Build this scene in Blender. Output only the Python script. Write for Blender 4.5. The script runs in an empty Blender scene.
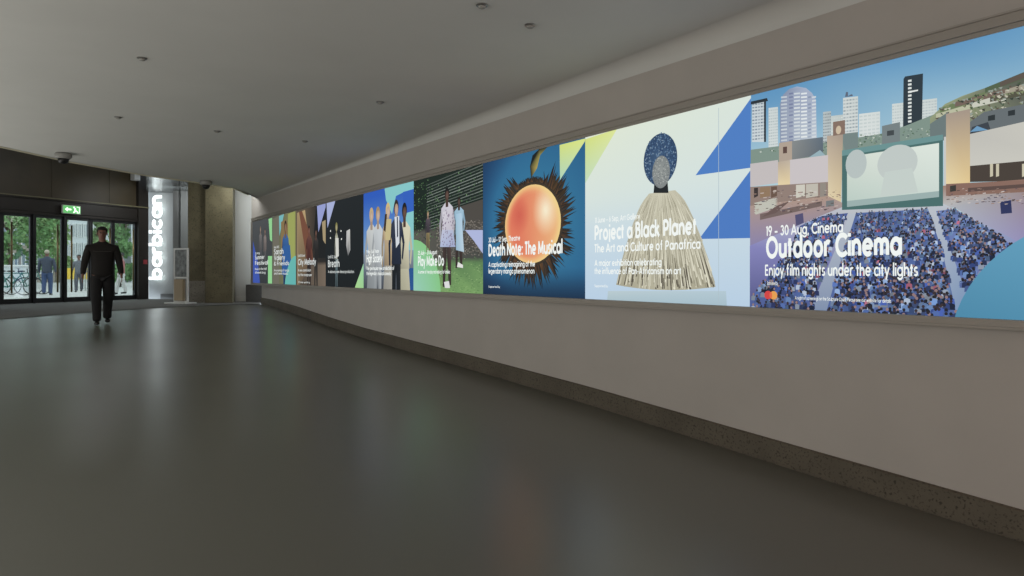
import bpy, bmesh, math, random
from mathutils import Vector, Matrix
random.seed(7)
sc = bpy.context.scene
C = sc.collection
F = 683.0; HC = 1.56; HZ = 273.0; CX = 512.0      # focal in px of the 1024 frame, eye height, horizon row

# ------------------------------------------------------------------ helpers
def lin(c):
    return tuple(((v/255)/12.92 if v/255 <= .04045 else ((v/255+.055)/1.055)**2.4) for v in c)

def mat(name, rgb, rough=.6, metal=0, spec=.5, noise=0, nscale=8, bump=0, emit=None, estr=0, alpha=None):
    m = bpy.data.materials.new(name); m.use_nodes = True
    nt = m.node_tree; b = nt.nodes['Principled BSDF']
    b.inputs['Base Color'].default_value = (*lin(rgb), 1)
    b.inputs['Roughness'].default_value = rough; b.inputs['Metallic'].default_value = metal
    b.inputs['Specular IOR Level'].default_value = spec
    if noise or bump:
        tc = nt.nodes.new('ShaderNodeTexCoord'); n = nt.nodes.new('ShaderNodeTexNoise')
        n.inputs['Scale'].default_value = nscale; n.inputs['Detail'].default_value = 6
        nt.links.new(tc.outputs['Object'], n.inputs['Vector'])
        if noise:
            r = nt.nodes.new('ShaderNodeValToRGB')
            l = lin(rgb)
            r.color_ramp.elements[0].position = .1; r.color_ramp.elements[1].position = .9; r.color_ramp.interpolation = 'EASE'
            r.color_ramp.elements[0].color = (*[v*(1-noise) for v in l], 1)
            r.color_ramp.elements[1].color = (*[min(1, v*(1+noise)) for v in l], 1)
            nt.links.new(n.outputs['Fac'], r.inputs['Fac']); nt.links.new(r.outputs['Color'], b.inputs['Base Color'])
        if bump:
            bp = nt.nodes.new('ShaderNodeBump'); bp.inputs['Strength'].default_value = bump
            bp.inputs['Distance'].default_value = .02
            nt.links.new(n.outputs['Fac'], bp.inputs['Height']); nt.links.new(bp.outputs['Normal'], b.inputs['Normal'])
    if emit:
        b.inputs['Emission Color'].default_value = (*lin(emit), 1); b.inputs['Emission Strength'].default_value = estr
    return m

class MB:
    def __init__(s): s.bm = bmesh.new()
    def box(s, x0, x1, y0, y1, z0, z1, M=None):
        vs = [Vector((x, y, z)) for x in (x0, x1) for y in (y0, y1) for z in (z0, z1)]
        if M is not None: vs = [M @ v for v in vs]
        v = [s.bm.verts.new(p) for p in vs]
        for f in ((0,1,3,2),(4,6,7,5),(0,4,5,1),(2,3,7,6),(0,2,6,4),(1,5,7,3)): s.bm.faces.new([v[i] for i in f])
        return s
    def prism(s, pts, z0, z1):
        a = [s.bm.verts.new((p[0], p[1], z0)) for p in pts]; b = [s.bm.verts.new((p[0], p[1], z1)) for p in pts]
        s.bm.faces.new(a[::-1]); s.bm.faces.new(b)
        n = len(pts)
        for i in range(n): s.bm.faces.new((a[i], a[(i+1)%n], b[(i+1)%n], b[i]))
        return s
    def face(s, pts):
        s.bm.faces.new([s.bm.verts.new(p) for p in pts]); return s
    def tube(s, p, q, r, r2=None, n=12):
        p, q = Vector(p), Vector(q); r2 = r if r2 is None else r2
        z = (q-p).normalized(); x = z.orthogonal().normalized(); y = z.cross(x)
        A = [s.bm.verts.new(p+(x*math.cos(t)+y*math.sin(t))*r) for t in [2*math.pi*i/n for i in range(n)]]
        B = [s.bm.verts.new(q+(x*math.cos(t)+y*math.sin(t))*r2) for t in [2*math.pi*i/n for i in range(n)]]
        s.bm.faces.new(A[::-1]); s.bm.faces.new(B)
        for i in range(n): s.bm.faces.new((A[i], A[(i+1)%n], B[(i+1)%n], B[i]))
        return s
    def lathe(s, prof, c=(0,0,0), n=24):
        rings = []
        for r, z in prof:
            rings.append([s.bm.verts.new((c[0]+r*math.cos(2*math.pi*i/n), c[1]+r*math.sin(2*math.pi*i/n), c[2]+z)) for i in range(n)])
        for a, b in zip(rings, rings[1:]):
            for i in range(n): s.bm.faces.new((a[i], a[(i+1)%n], b[(i+1)%n], b[i]))
        s.bm.faces.new(rings[0][::-1]); s.bm.faces.new(rings[-1])
        return s
    def torus(s, c, R, r, axis='y', n=28, m=8):
        rg = []
        for i in range(n):
            a = 2*math.pi*i/n; row = []
            for j in range(m):
                b = 2*math.pi*j/m; d = R+r*math.cos(b); h = r*math.sin(b)
                row.append(s.bm.verts.new((c[0]+d*math.cos(a), c[1]+h, c[2]+d*math.sin(a))))
            rg.append(row)
        for i in range(n):
            for j in range(m):
                s.bm.faces.new((rg[i][j], rg[(i+1)%n][j], rg[(i+1)%n][(j+1)%m], rg[i][(j+1)%m]))
        return s
    def build(s, name, m, parent=None, bevel=0, smooth=False, kind=None, **props):
        bmesh.ops.recalc_face_normals(s.bm, faces=s.bm.faces)
        me = bpy.data.meshes.new(name); s.bm.to_mesh(me); s.bm.free()
        if smooth:
            for p in me.polygons: p.use_smooth = True
        me.materials.append(m)
        o = bpy.data.objects.new(name, me); C.objects.link(o)
        if parent: o.parent = parent
        if bevel:
            b = o.modifiers.new('Bevel', 'BEVEL'); b.width = bevel; b.segments = 2; b.limit_method = 'ANGLE'
        if kind: o['kind'] = kind
        for k, v in props.items(): o[k] = v
        return o

def empty(name, loc, rz=0, label=None, category=None, group=None, kind=None):
    o = bpy.data.objects.new(name, None); C.objects.link(o)
    o.location = loc; o.rotation_euler = (0, 0, rz); o.empty_display_size = .1
    if label: o['label'] = label; o['category'] = category
    if group: o['group'] = group
    if kind: o['kind'] = kind
    return o

def copy_tree(o, parent=None):
    c = o.copy(); C.objects.link(c)
    if parent: c.parent = parent
    for ch in list(o.children): copy_tree(ch, c)
    return c

# ------------------------------------------------------------------ the wall line with the lightboxes
EX, EY = -.5586, .8294
W0 = Vector((5.635, 0, 0)); E = Vector((EX, EY, 0)); N = Vector((-EY, EX, 0))
def W(t, z, off=0):
    p = W0 + E*t + N*off; p.z = z; return p
WM = Matrix(((E.x, N.x, 0, W0.x), (E.y, N.y, 0, W0.y), (0, 0, 1, 0), (0, 0, 0, 1)))   # local (t, off, z)
def tD(D): return D/EY
ZB, ZT, ZC = HC-.16*1.7, HC+.84*1.7, HC+1.21*1.7

NODES = [(-8,-.06),(2.5,-.06),(3.96,0),(5.5,.087),(7.2,.185),(8.9,.2555),(10.57,.315),(12.3,.385),(14,.485),(15.74,.61),(17.2,.69),(18.4,.72),(60,.72)]
def zD(D):
    for (a, za), (b, zb) in zip(NODES, NODES[1:]):
        if D <= b:
            f = (D-a)/(b-a); return za+(zb-za)*max(0, f)
    return .72
def fz(x, y):
    a = EX*x+EY*y
    return zD((a+3.148)/1.2056)

# ------------------------------------------------------------------ materials
M_wall = mat('white_plaster', (180,174,168), .75, noise=.04, nscale=2, spec=.25)
M_ceil = mat('ceiling_plaster', (204,204,200), .8, noise=.03, nscale=1.5, spec=.2)
M_dark = mat('dark_bronze_metal', (42,37,32), .45, metal=.3, noise=.15, nscale=3)
M_header = mat('brown_header_panel', (64,54,34), .5, noise=.18, nscale=2)
M_black = mat('black_metal', (20,20,21), .4)
M_steel = mat('brushed_steel', (150,150,148), .3, metal=.9)
M_frame = mat('grey_screen_frame', (158,152,144), .6)
M_brass = mat('brass', (120,104,72), .35, metal=.8)
M_white = mat('white_paint', (215,215,210), .5)
M_whitewall = mat('bright_white_wall', (205,205,200), .6, noise=.04, nscale=2)
M_signwall = mat('pale_grey_panel', (170,174,174), .35, noise=.05, nscale=1.2)
M_soffit = mat('glossy_grey_soffit', (120,125,125), .25, metal=.3)
M_darksoffit = mat('dark_soffit', (40,38,34), .8)
M_mat = mat('grey_entrance_matting', (88,86,80), .9, noise=.2, nscale=40)
M_recess_shade = mat('recess_shade_grey', (62,60,56), .7, noise=.2, nscale=14)

def concrete(name, rgb, speck, sc_=60, joints=False):
    m = mat(name, rgb, .8, noise=.22, nscale=3, bump=.4)
    nt = m.node_tree; b = nt.nodes['Principled BSDF']
    src = b.inputs['Base Color'].links[0].from_socket
    tc = nt.nodes.new('ShaderNodeTexCoord'); v = nt.nodes.new('ShaderNodeTexNoise'); v.inputs['Scale'].default_value = sc_; v.inputs['Detail'].default_value = 3
    nt.links.new(tc.outputs['Object'], v.inputs['Vector'])
    r = nt.nodes.new('ShaderNodeValToRGB'); r.color_ramp.elements[0].position = .55; r.color_ramp.elements[1].position = .68
    nt.links.new(v.outputs['Fac'], r.inputs['Fac'])
    mx = nt.nodes.new('ShaderNodeMixRGB'); mx.inputs[2].default_value = (*lin(speck), 1)
    nt.links.new(r.outputs['Color'], mx.inputs[0]); nt.links.new(src, mx.inputs[1]); nt.links.new(mx.outputs[0], b.inputs['Base Color'])
    return m
M_skirt = concrete('terrazzo_skirting', (92,85,73), (58,52,44), 55)
M_conc = concrete('brown_concrete', (106,99,76), (82,77,58), 30)
M_conc2 = concrete('pale_concrete_base', (140,135,124), (105,100,90), 30)

# floor: polished grey green linoleum with faint wear
M_floor = mat('polished_linoleum', (99,99,91), .3, noise=.0, nscale=.7, spec=.45)
nt = M_floor.node_tree; b = nt.nodes['Principled BSDF']
tc = nt.nodes.new('ShaderNodeTexCoord'); nz = nt.nodes.new('ShaderNodeTexNoise'); nz.inputs['Scale'].default_value = .9; nz.inputs['Detail'].default_value = 0
mr = nt.nodes.new('ShaderNodeMapRange'); mr.inputs['To Min'].default_value = .285; mr.inputs['To Max'].default_value = .335
nt.links.new(tc.outputs['Object'], nz.inputs['Vector']); nt.links.new(nz.outputs['Fac'], mr.inputs['Value']); nt.links.new(mr.outputs['Result'], b.inputs['Roughness'])

def glass_mat():
    m = bpy.data.materials.new('door_glass'); m.use_nodes = True; nt = m.node_tree; nt.nodes.clear()
    o = nt.nodes.new('ShaderNodeOutputMaterial'); mx = nt.nodes.new('ShaderNodeMixShader')
    t = nt.nodes.new('ShaderNodeBsdfTransparent'); t.inputs[0].default_value = (.84,.88,.86,1)
    g = nt.nodes.new('ShaderNodeBsdfGlossy'); g.inputs['Roughness'].default_value = .03
    mx.inputs[0].default_value = .07
    nt.links.new(t.outputs[0], mx.inputs[1]); nt.links.new(g.outputs[0], mx.inputs[2]); nt.links.new(mx.outputs[0], o.inputs[0])
    return m
M_glass = glass_mat()
def art_mat(strength):
    m = bpy.data.materials.new('backlit_print'); m.use_nodes = True; nt = m.node_tree; nt.nodes.clear()
    o = nt.nodes.new('ShaderNodeOutputMaterial'); e = nt.nodes.new('ShaderNodeEmission'); a = nt.nodes.new('ShaderNodeAttribute')
    a.attribute_name = 'Col'; e.inputs['Strength'].default_value = strength
    nt.links.new(a.outputs['Color'], e.inputs['Color']); nt.links.new(e.outputs[0], o.inputs[0])
    return m
M_art = art_mat(1.0)

# ------------------------------------------------------------------ floor
def grid_floor():
    bm = bmesh.new(); rows = []
    aa = [-6+.5*i for i in range(53)]          # along the wall
    pp = [4.67-.0-.45*j for j in range(27)]    # across, from the lightbox wall
    for a in aa:
        rows.append([])
        for p in pp:
            q = E*a - N*p
            rows[-1].append(bm.verts.new((q.x, q.y, fz(q.x, q.y))))
    def inside(v):   # keep the floor on the hall side of the glass doors
        return (v.x+13.4)*.9149-(v.y-17.9)*.4036 > -.15
    for i in range(len(aa)-1):
        for j in range(len(pp)-1):
            vs = (rows[i][j], rows[i+1][j], rows[i+1][j+1], rows[i][j+1])
            if all(inside(v.co) for v in vs): bm.faces.new(vs)
    bmesh.ops.delete(bm, geom=[v for v in bm.verts if not v.link_faces], context='VERTS')
    me = bpy.data.meshes.new('floor'); bm.to_mesh(me); bm.free(); me.materials.append(M_floor)
    for p in me.polygons: p.use_smooth = True
    o = bpy.data.objects.new('floor', me); C.objects.link(o); o['kind'] = 'structure'
grid_floor()
# (X,Y) ranges: strip of matting between polished floor and the doors
near = [(-11.6,11.4),(-10.2,12.9),(-9.55,14.4),(-8.9,15.9),(-8.35,16.9),(-7.6,17.7),(-6.75,18.35)]
far_ = [(-14.0,16.55),(-13.4,17.9),(-12.9,19.1),(-12.4,20.2),(-11.75,21.75),(-9.3,22.3),(-7.1,19.9)]
bm = bmesh.new(); rows = []
for (x0,y0),(x1,y1) in zip(near, far_):
    rows.append([bm.verts.new((x0+(x1-x0)*f, y0+(y1-y0)*f, fz(x0+(x1-x0)*f, y0+(y1-y0)*f)+.01)) for f in [i/10 for i in range(11)]])
for a, b_ in zip(rows, rows[1:]):
    for i in range(10): bm.faces.new((a[i], a[i+1], b_[i+1], b_[i]))
me = bpy.data.meshes.new('floor_matting'); bm.to_mesh(me); bm.free(); me.materials.append(M_mat)
o = bpy.data.objects.new('floor_matting', me); C.objects.link(o); o['kind'] = 'structure'

# ------------------------------------------------------------------ right wall, skirting, ceiling
TN, TF = tD(-5), tD(19.3)
def wall_right():
    m = MB()
    T0, T1, TL = TN, TF, tD(18.35)
    # a slab 0.3 m thick behind the face plane, cut round the lower far end
    m.box(T0, TL, -.3, 0, -.3, ZB-.05, WM)
    m.box(T0, T1, -.3, 0, ZB-.05, 4.4, WM)
    m.build('wall_right', M_wall, kind='structure')
wall_right()
# skirting follows the ramp
bm = bmesh.new(); prev = None
Ds = [-5+.3*i for i in range(78)]+[18.32]
for D in Ds:
    t = tD(D); z = zD(D)
    ring = [bm.verts.new(W(t, z-.02, 0.001)), bm.verts.new(W(t, z+.012, .022)), bm.verts.new(W(t, z+.012, .03)), bm.verts.new(W(t, z+.178, .03)), bm.verts.new(W(t, z+.186, .001))]
    ring.insert(1, bm.verts.new(W(t, z-.02, .022)))
    if prev:
        for i in range(5): bm.faces.new((prev[i], prev[i+1], ring[i+1], ring[i]))
    else: bm.faces.new(ring)
    prev = ring
bm.faces.new(prev[::-1])
bmesh.ops.recalc_face_normals(bm, faces=bm.faces)
me = bpy.data.meshes.new('baseboard_right'); bm.to_mesh(me); bm.free(); me.materials.append(M_skirt)
o = bpy.data.objects.new('baseboard_right', me); C.objects.link(o); o['kind'] = 'structure'

# ceiling of the hall: ends on a bent edge in front of the doors
def LW(D, c=3.0): return (-.6735*D-c, D)
edge = [(-6.95,19.3),(-6.9,17.9),(-6.72,16.5),(-7.15,15.4),(-7.7,14.3),(-8.15,12.6),(-8.3,11.07),(-8.55,9.6),(-8.9,8.7)]
near_r = W(tD(-5), 0, -.3)
wl = W(TF, 0, -.3)
ceil_poly = [(near_r.x, near_r.y), (wl.x, wl.y)] + edge + [(LW(-5)[0], -5+ -3.0)]
MB().prism(ceil_poly, ZC, ZC+.35).build('ceiling', M_ceil, kind='structure')
# thin bead, pale to stand for light caught on the ceiling's free edge
m = MB()
M_edge_light = mat('painted_edge_light', (225,220,195), .5)
for a, b_ in zip(edge[1:-1], edge[2:]):
    m.tube((a[0]-.02, a[1]+.0, ZC-.004), (b_[0]-.02, b_[1], ZC-.004), .02, n=6)
m.build('trim_1', M_edge_light, kind='structure')
# soft cove strip where wall and ceiling meet
m = MB(); n_ = 8; bm = m.bm; prev = None
for i in range(n_+1):
    a = math.pi/2*i/n_; row = []
    for D_ in (-5, 2, 8, 14, 18, 19.25):
        R_ = max(.01, .20*(1-max(0, D_-2)/17.2))
        row.append(bm.verts.new(W(tD(D_), ZC-R_+R_*math.sin(a)-.002, R_-R_*math.cos(a)+.002)))
    if prev:
        for q in range(5): bm.faces.new((prev[q], prev[q+1], row[q+1], row[q]))
    prev = row
m.build('trim_2', M_ceil, smooth=True, kind='structure')

# ------------------------------------------------------------------ entrance
A = Vector((-13.4, 17.9)); dE = Vector((.4036, .9149)); nE = Vector((.9149, -.4036))
ZF = .72
EM = Matrix(((dE.x, nE.x, 0, A.x), (dE.y, nE.y, 0, A.y), (0, 0, 1, ZF), (0, 0, 0, 1)))   # local (s, toward hall, height)
def ent(px):
    k = (px-CX)/F       # X = k*Y
    return (k*A.y-A.x)/(dE.x-k*dE.y)
s0, s1 = -1.45, ent(145.5)
S = {p: ent(p) for p in (0,3,28,37,60,66,88,92,110,115,135,147)}
m = MB(); m.box(s0, s1, -.12, .02, 2.89, 4.7, EM)
for q in (-.4, 1.3, 3.0):
    m.box(q, q+.02, .015, .03, 2.95, 4.6, EM)
m.build('wall_header', M_header, kind='structure')
m = MB(); m.box(s0, s1, -.14, .08, 2.44, 2.9, EM); m.box(s0, s1, .07, .14, 2.86, 2.92, EM)
m.box(s0, s1, .06, .11, 2.52, 2.56, EM)
m.build('trim_3', M_dark, kind='structure')
M_ledge = mat('dull_olive_ledge', (105,100,72), .5)
m = MB(); m.box(s0, s1, .13, .17, 2.895, 2.925, EM); m.build('trim_4', M_ledge, kind='structure')
# end post
m = MB(); m.box(S[135]+.02, s1, -.14, .14, 0, 4.6, EM); m.build('trim_5', M_dark, kind='structure')
# five glass leaves
leaves = [(-1.43, -.72), (-.70, S[3]-.05), (S[3]-.05, S[28]+.09), (S[37]-.09, S[60]+.07), (S[66]-.04, S[88]+.05), (S[92]-.05, S[110]+.08), (S[115]-.08, S[135]+.02)]
for i, (a, b_) in enumerate(leaves):
    r = empty(f'door_{i+1}', EM @ Vector(((a+b_)/2, 0, 0)), math.atan2(dE.y, dE.x), kind='structure')
    w = (b_-a)/2
    st = .055
    m = MB()
    m.box(-w, -w+st, -.03, .03, .015, 2.44); m.box(w-st, w, -.03, .03, .015, 2.44)
    m.box(-w, w, -.03, .03, 2.36, 2.44); m.box(-w, w, -.032, .032, .015, .15)
    m.build('door_frame', M_black, r)
    MB().box(-w+st, w-st, -.006, .006, .15, 2.36).build('glass_pane', M_glass, r)
    sx = {2: ent(10), 3: ent(56), 4: ent(70)}.get(i, (a+b_)/2+w-.13)-(a+b_)/2
    m = MB(); m.tube((sx, -.07, .3), (sx, -.07, 2.2), .024); m.tube((sx, -.07, .7), (sx, 0, .7), .01); m.tube((sx, -.07, 1.6), (sx, 0, 1.6), .01)
    m.build('door_handle', M_brass, r, smooth=True)
# lower tracks
m = MB(); m.box(s0, s1, -.08, .08, .0, .02, EM); m.build('trim_6', M_steel, kind='structure')
# wider posts between leaves
for n, (a, b_) in enumerate(((S[28]+.09, S[37]-.09), (S[60]+.07, S[66]-.04))):
    if b_-a > .02:
        m = MB(); m.box(a, b_, -.08, .08, 0, 2.46, EM); m.build(f'trim_{7+n}', M_black, kind='structure')

# exit sign
# geometric monoline letter shapes: 'L' lines and 'A' arcs (centre, radii, start, end in degrees)
def _o(x=.26): return ('A', x, .26, .21, .225, 0, 360)
GL = {
 'a': [_o(), ('L',.47,0,.47,.52)], 'b': [_o(), ('L',.05,0,.05,.78)], 'c': [('A',.26,.26,.21,.225,42,318)],
 'd': [_o(), ('L',.47,0,.47,.78)], 'e': [('A',.26,.26,.21,.225,0,318), ('L',.05,.26,.47,.26)],
 'f': [('L',.12,0,.12,.60), ('A',.25,.60,.13,.14,90,180), ('L',0,.47,.26,.47)],
 'g': [_o(), ('L',.47,.52,.47,-.02), ('A',.26,-.02,.21,.16,200,360)],
 'h': [('L',.05,0,.05,.78), ('A',.23,.27,.18,.21,0,180), ('L',.41,0,.41,.28)],
 'i': [('L',.05,0,.05,.50), ('L',.05,.62,.05,.74)], 'j': [('L',.08,-.14,.08,.50), ('L',.08,.62,.08,.74)],
 'k': [('L',.05,0,.05,.78), ('L',.07,.22,.34,.50), ('L',.14,.28,.38,0)], 'l': [('L',.05,0,.05,.78)],
 'm': [('L',.05,0,.05,.50), ('A',.20,.32,.15,.16,0,180), ('L',.35,0,.35,.32), ('A',.50,.32,.15,.16,0,180), ('L',.65,0,.65,.32)],
 'n': [('L',.05,0,.05,.50), ('A',.23,.27,.18,.21,0,180), ('L',.41,0,.41,.28)], 'o': [_o()],
 'p': [_o(), ('L',.05,-.22,.05,.52)], 'q': [_o(), ('L',.47,-.22,.47,.52)],
 'r': [('L',.05,0,.05,.50), ('A',.21,.30,.16,.18,55,180)],
 's': [('A',.17,.365,.115,.115,30,255), ('A',.16,.15,.125,.11,-150,75)],
 't': [('L',.12,0,.12,.66), ('L',0,.47,.25,.47)], 'u': [('L',.05,.20,.05,.50), ('A',.23,.21,.18,.17,180,360), ('L',.41,0,.41,.50)],
 'v': [('L',.02,.50,.20,.02), ('L',.38,.50,.20,.02)], 'w': [('L',.02,.50,.16,.02), ('L',.30,.48,.16,.02), ('L',.30,.48,.44,.02), ('L',.58,.50,.44,.02)],
 'x': [('L',.03,.50,.35,0), ('L',.35,.50,.03,0)], 'y': [('L',.02,.50,.21,.04), ('L',.40,.50,.12,-.22)], 'z': [('L',.03,.46,.34,.46), ('L',.34,.46,.03,.04), ('L',.03,.04,.35,.04)],
 'A': [('L',.02,0,.30,.72), ('L',.58,0,.30,.72), ('L',.13,.22,.47,.22)], 'B': [('L',.06,0,.06,.72), ('A',.22,.54,.15,.14,-90,90), ('L',.06,.68,.22,.68), ('L',.06,.40,.24,.40), ('A',.24,.22,.18,.18,-90,90), ('L',.06,.04,.24,.04)],
 'C': [('A',.37,.36,.32,.33,42,318)], 'D': [('L',.06,0,.06,.72), ('L',.06,.68,.22,.68), ('L',.06,.04,.22,.04), ('A',.22,.36,.32,.32,-90,90)],
 'E': [('L',.06,0,.06,.72), ('L',.06,.68,.38,.68), ('L',.06,.37,.36,.37), ('L',.06,.04,.38,.04)], 'F': [('L',.06,0,.06,.72), ('L',.06,.68,.38,.68), ('L',.06,.37,.36,.37)],
 'G': [('A',.37,.36,.32,.33,42,355), ('L',.40,.34,.70,.34)], 'H': [('L',.06,0,.06,.72), ('L',.50,0,.50,.72), ('L',.06,.37,.50,.37)], 'I': [('L',.06,0,.06,.72)],
 'J': [('L',.26,.18,.26,.72), ('A',.13,.18,.13,.14,180,360)], 'K': [('L',.06,0,.06,.72), ('L',.08,.32,.44,.72), ('L',.16,.40,.48,0)], 'L': [('L',.06,0,.06,.72), ('L',.06,.04,.34,.04)],
 'M': [('L',.06,0,.10,.72), ('L',.10,.68,.36,.08), ('L',.62,.68,.36,.08), ('L',.66,0,.62,.72)], 'N': [('L',.06,0,.06,.72), ('L',.06,.68,.52,.04), ('L',.52,0,.52,.72)],
 'O': [('A',.37,.36,.32,.33,0,360)], 'P': [('L',.06,0,.06,.72), ('L',.06,.68,.22,.68), ('L',.06,.30,.22,.30), ('A',.22,.49,.19,.19,-90,90)],
 'R': [('L',.06,0,.06,.72), ('L',.06,.68,.22,.68), ('L',.06,.34,.22,.34), ('A',.22,.51,.17,.17,-90,90), ('L',.22,.34,.42,0)],
 'S': [('A',.22,.52,.16,.16,25,262), ('A',.21,.20,.17,.16,-155,78)], 'T': [('L',.22,0,.22,.72), ('L',.02,.68,.42,.68)],
 'U': [('L',.06,.26,.06,.72), ('A',.28,.26,.22,.22,180,360), ('L',.50,.26,.50,.72)], 'V': [('L',.02,.72,.28,.02), ('L',.54,.72,.28,.02)], 'Y': [('L',.02,.72,.24,.32), ('L',.46,.72,.24,.32), ('L',.24,0,.24,.34)],
 '0': [('A',.23,.36,.18,.32,0,360)], '1': [('L',.16,0,.16,.72), ('L',.16,.68,.04,.60)], '2': [('A',.20,.52,.15,.16,-20,170), ('L',.34,.46,.05,.04), ('L',.04,.04,.38,.04)],
 '3': [('A',.19,.53,.13,.15,-90,160), ('A',.19,.21,.16,.17,-160,90)], '5': [('L',.10,.68,.34,.68), ('L',.10,.68,.08,.40), ('A',.18,.24,.17,.20,-150,120)], '6': [('A',.22,.21,.17,.18,0,360), ('L',.07,.28,.26,.72)],
 '8': [('A',.21,.54,.13,.14,0,360), ('A',.21,.20,.17,.17,0,360)], '9': [('A',.22,.50,.17,.18,0,360), ('L',.37,.43,.18,0)],
 '–': [('L',.02,.27,.36,.27)], '-': [('L',.02,.27,.22,.27)], ',': [('L',.08,.08,.03,-.12)], ':': [('L',.06,0,.06,.11), ('L',.06,.38,.06,.49)], '.': [('L',.06,0,.06,.11)],
 '&': [('A',.22,.55,.11,.13,-60,230), ('A',.20,.20,.15,.17,60,330), ('L',.14,.45,.46,0)],
}
def font_mesh(txt, bold=0.0, size=1.0):
    w = .105+bold*1.25; h = w/2; V, Fc = [], []; x = 0
    for ch in txt:
        if ch == ' ': x += .24; continue
        g = GL[ch]; ext = 0
        for p in g:
            if p[0] == 'L':
                _, x0, y0, x1, y1 = p; dx, dy = x1-x0, y1-y0; l = math.hypot(dx, dy); nx, ny = -dy/l*h, dx/l*h
                i = len(V); V += [(x+x0+nx,y0+ny),(x+x1+nx,y1+ny),(x+x1-nx,y1-ny),(x+x0-nx,y0-ny)]; Fc.append((i+3,i+2,i+1,i)); ext = max(ext, x0, x1)
            else:
                _, cx, cy, rx, ry, a0, a1 = p; n = max(6, int((a1-a0)/18)); i = len(V)
                ix = max(.01, rx-h); iy = max(.01, ry-h)
                for k in range(n+1):
                    t = math.radians(a0+(a1-a0)*k/n); c_, s_ = math.cos(t), math.sin(t)
                    V += [(x+cx+(rx+h)*c_, cy+(ry+h)*s_), (x+cx+ix*c_, cy+iy*s_)]
                for k in range(n): Fc.append((i+2*k, i+2*k+2, i+2*k+3, i+2*k+1))
                ext = max(ext, cx+(rx if a0 <= 0 else rx*.55))
        x += ext+(.03 if ch in 'rfctTF' else .07)+h
    return V, Fc

M_exit = mat('lit_green_sign', (60,150,90), .5, emit=(110,190,110), estr=.8)
M_exitw = mat('lit_white_symbol', (230,250,230), .5, emit=(235,255,230), estr=1.6)
ex = empty('exit_sign', EM @ Vector((ent(67), .15, 2.52)), math.atan2(dE.y, dE.x), 'small green illuminated emergency exit sign above the glass doors', 'exit sign')
MB().box(-.26, .26, -.06, 0, 0, .24).build('housing', M_white, ex, bevel=.008)
MB().box(-.245, .245, -.064, -.06, .015, .225).build('green_panel', M_exit, ex)
m = MB()   # arrow and running figure
ox = -.068
def flat(pts): m.face([(p[0], ox, p[1]) for p in pts])
flat([(-.20,.12),(-.12,.18),(-.12,.14),(-.02,.14),(-.02,.10),(-.12,.10),(-.12,.06)])
flat([(.06+.025*math.cos(a), .19+.02*math.sin(a)) for a in [i*math.pi/5 for i in range(10)]])
flat([(.07,.165),(.11,.165),(.12,.10),(.17,.08),(.165,.055),(.10,.075),(.06,.03),(.03,.04),(.075,.095)])
flat([(.14,.03),(.22,.03),(.22,.21),(.14,.21),(.14,.195),(.205,.195),(.205,.045),(.14,.045)])
m.build('pictogram', M_exitw, ex)

# side bay: sign wall, soffits, column, white return wall
m = MB(); m.prism([(-11.75,22.1),(-9.2,22.35),(-9.2,22.6),(-11.75,22.4)], ZF-.05, 4.5); m.build('wall_sign', M_signwall, kind='structure')
m = MB(); m.prism([(-11.78,22.0),(-7.6,22.6),(-6.9,19.95),(-6.75,16.7),(-9.1,17.0)], HC+2.6, HC+2.66); m.build('ceiling_bay', M_soffit, kind='structure')
m = MB(); m.prism([(-14.6,15.6),(-12.9,19.5),(-11.7,22.3),(-7,23.2),(-5.6,18.0),(-6.4,9.0),(-9.5,6.5)], 5.4, 5.6); m.build('ceiling_void', M_darksoffit, kind='structure')
m = MB(); m.prism([(-9.0,19.95),(-7.0,19.95),(-7.0,20.2),(-9.0,20.2)], ZF-.05, 5.4); m.prism([(-9.2,20.2),(-9.0,19.95),(-9.0,22.6),(-9.2,22.6)], ZF-.05, 5.4)
m.build('wall_end', M_whitewall, kind='structure')
MB().box(-8.05, -7.62, 19.90, 19.95, ZF, ZF+.17).build('baseboard_end', M_white, kind='structure')
MB().box(-7.62, -6.85, 19.55, 19.95, ZF, ZB-.06).build('trim_9', M_recess_shade, kind='structure')  # added dark block; its colour stands for shade in the recess below the posters
m = MB(); m.box(-9.12, -8.60, 19.22, 19.9, ZF+.62, 5.4); m.box(-9.12, -8.60, 19.215, 19.9, ZF+2.0, ZF+2.01)
for z in (1.45, 2.4, 3.35):
    m.box(-9.125, -8.60, 19.215, 19.3, ZF+z, ZF+z+.015)
m.build('trim_10', M_conc, kind='structure')
MB().box(-9.10, -8.60, 19.16, 19.9, ZF, ZF+.62).build('trim_11', M_conc2, kind='structure')
m = MB(); m.prism([(-8.57,19.05),(-7.79,19.05),(-8.07,19.9),(-8.57,19.9)], ZF, 5.4); m.build('trim_12', M_conc, kind='structure', bevel=.02)
MB().box(-10.72, -10.55, 21.6, 21.75, ZF, HC+2.6).build('trim_13', M_steel, kind='structure')
MB().box(-10.53, -9.2, 21.7, 21.76, ZF, HC+2.6).build('trim_14', mat('grey_bay_panel', (120,122,120), .4), kind='structure')
MB().box(-11.3, -10.75, 21.95, 22.15, ZF, ZF+.17).build('baseboard_bay', mat('grey_sill', (110,112,112), .6), kind='structure')

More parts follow.
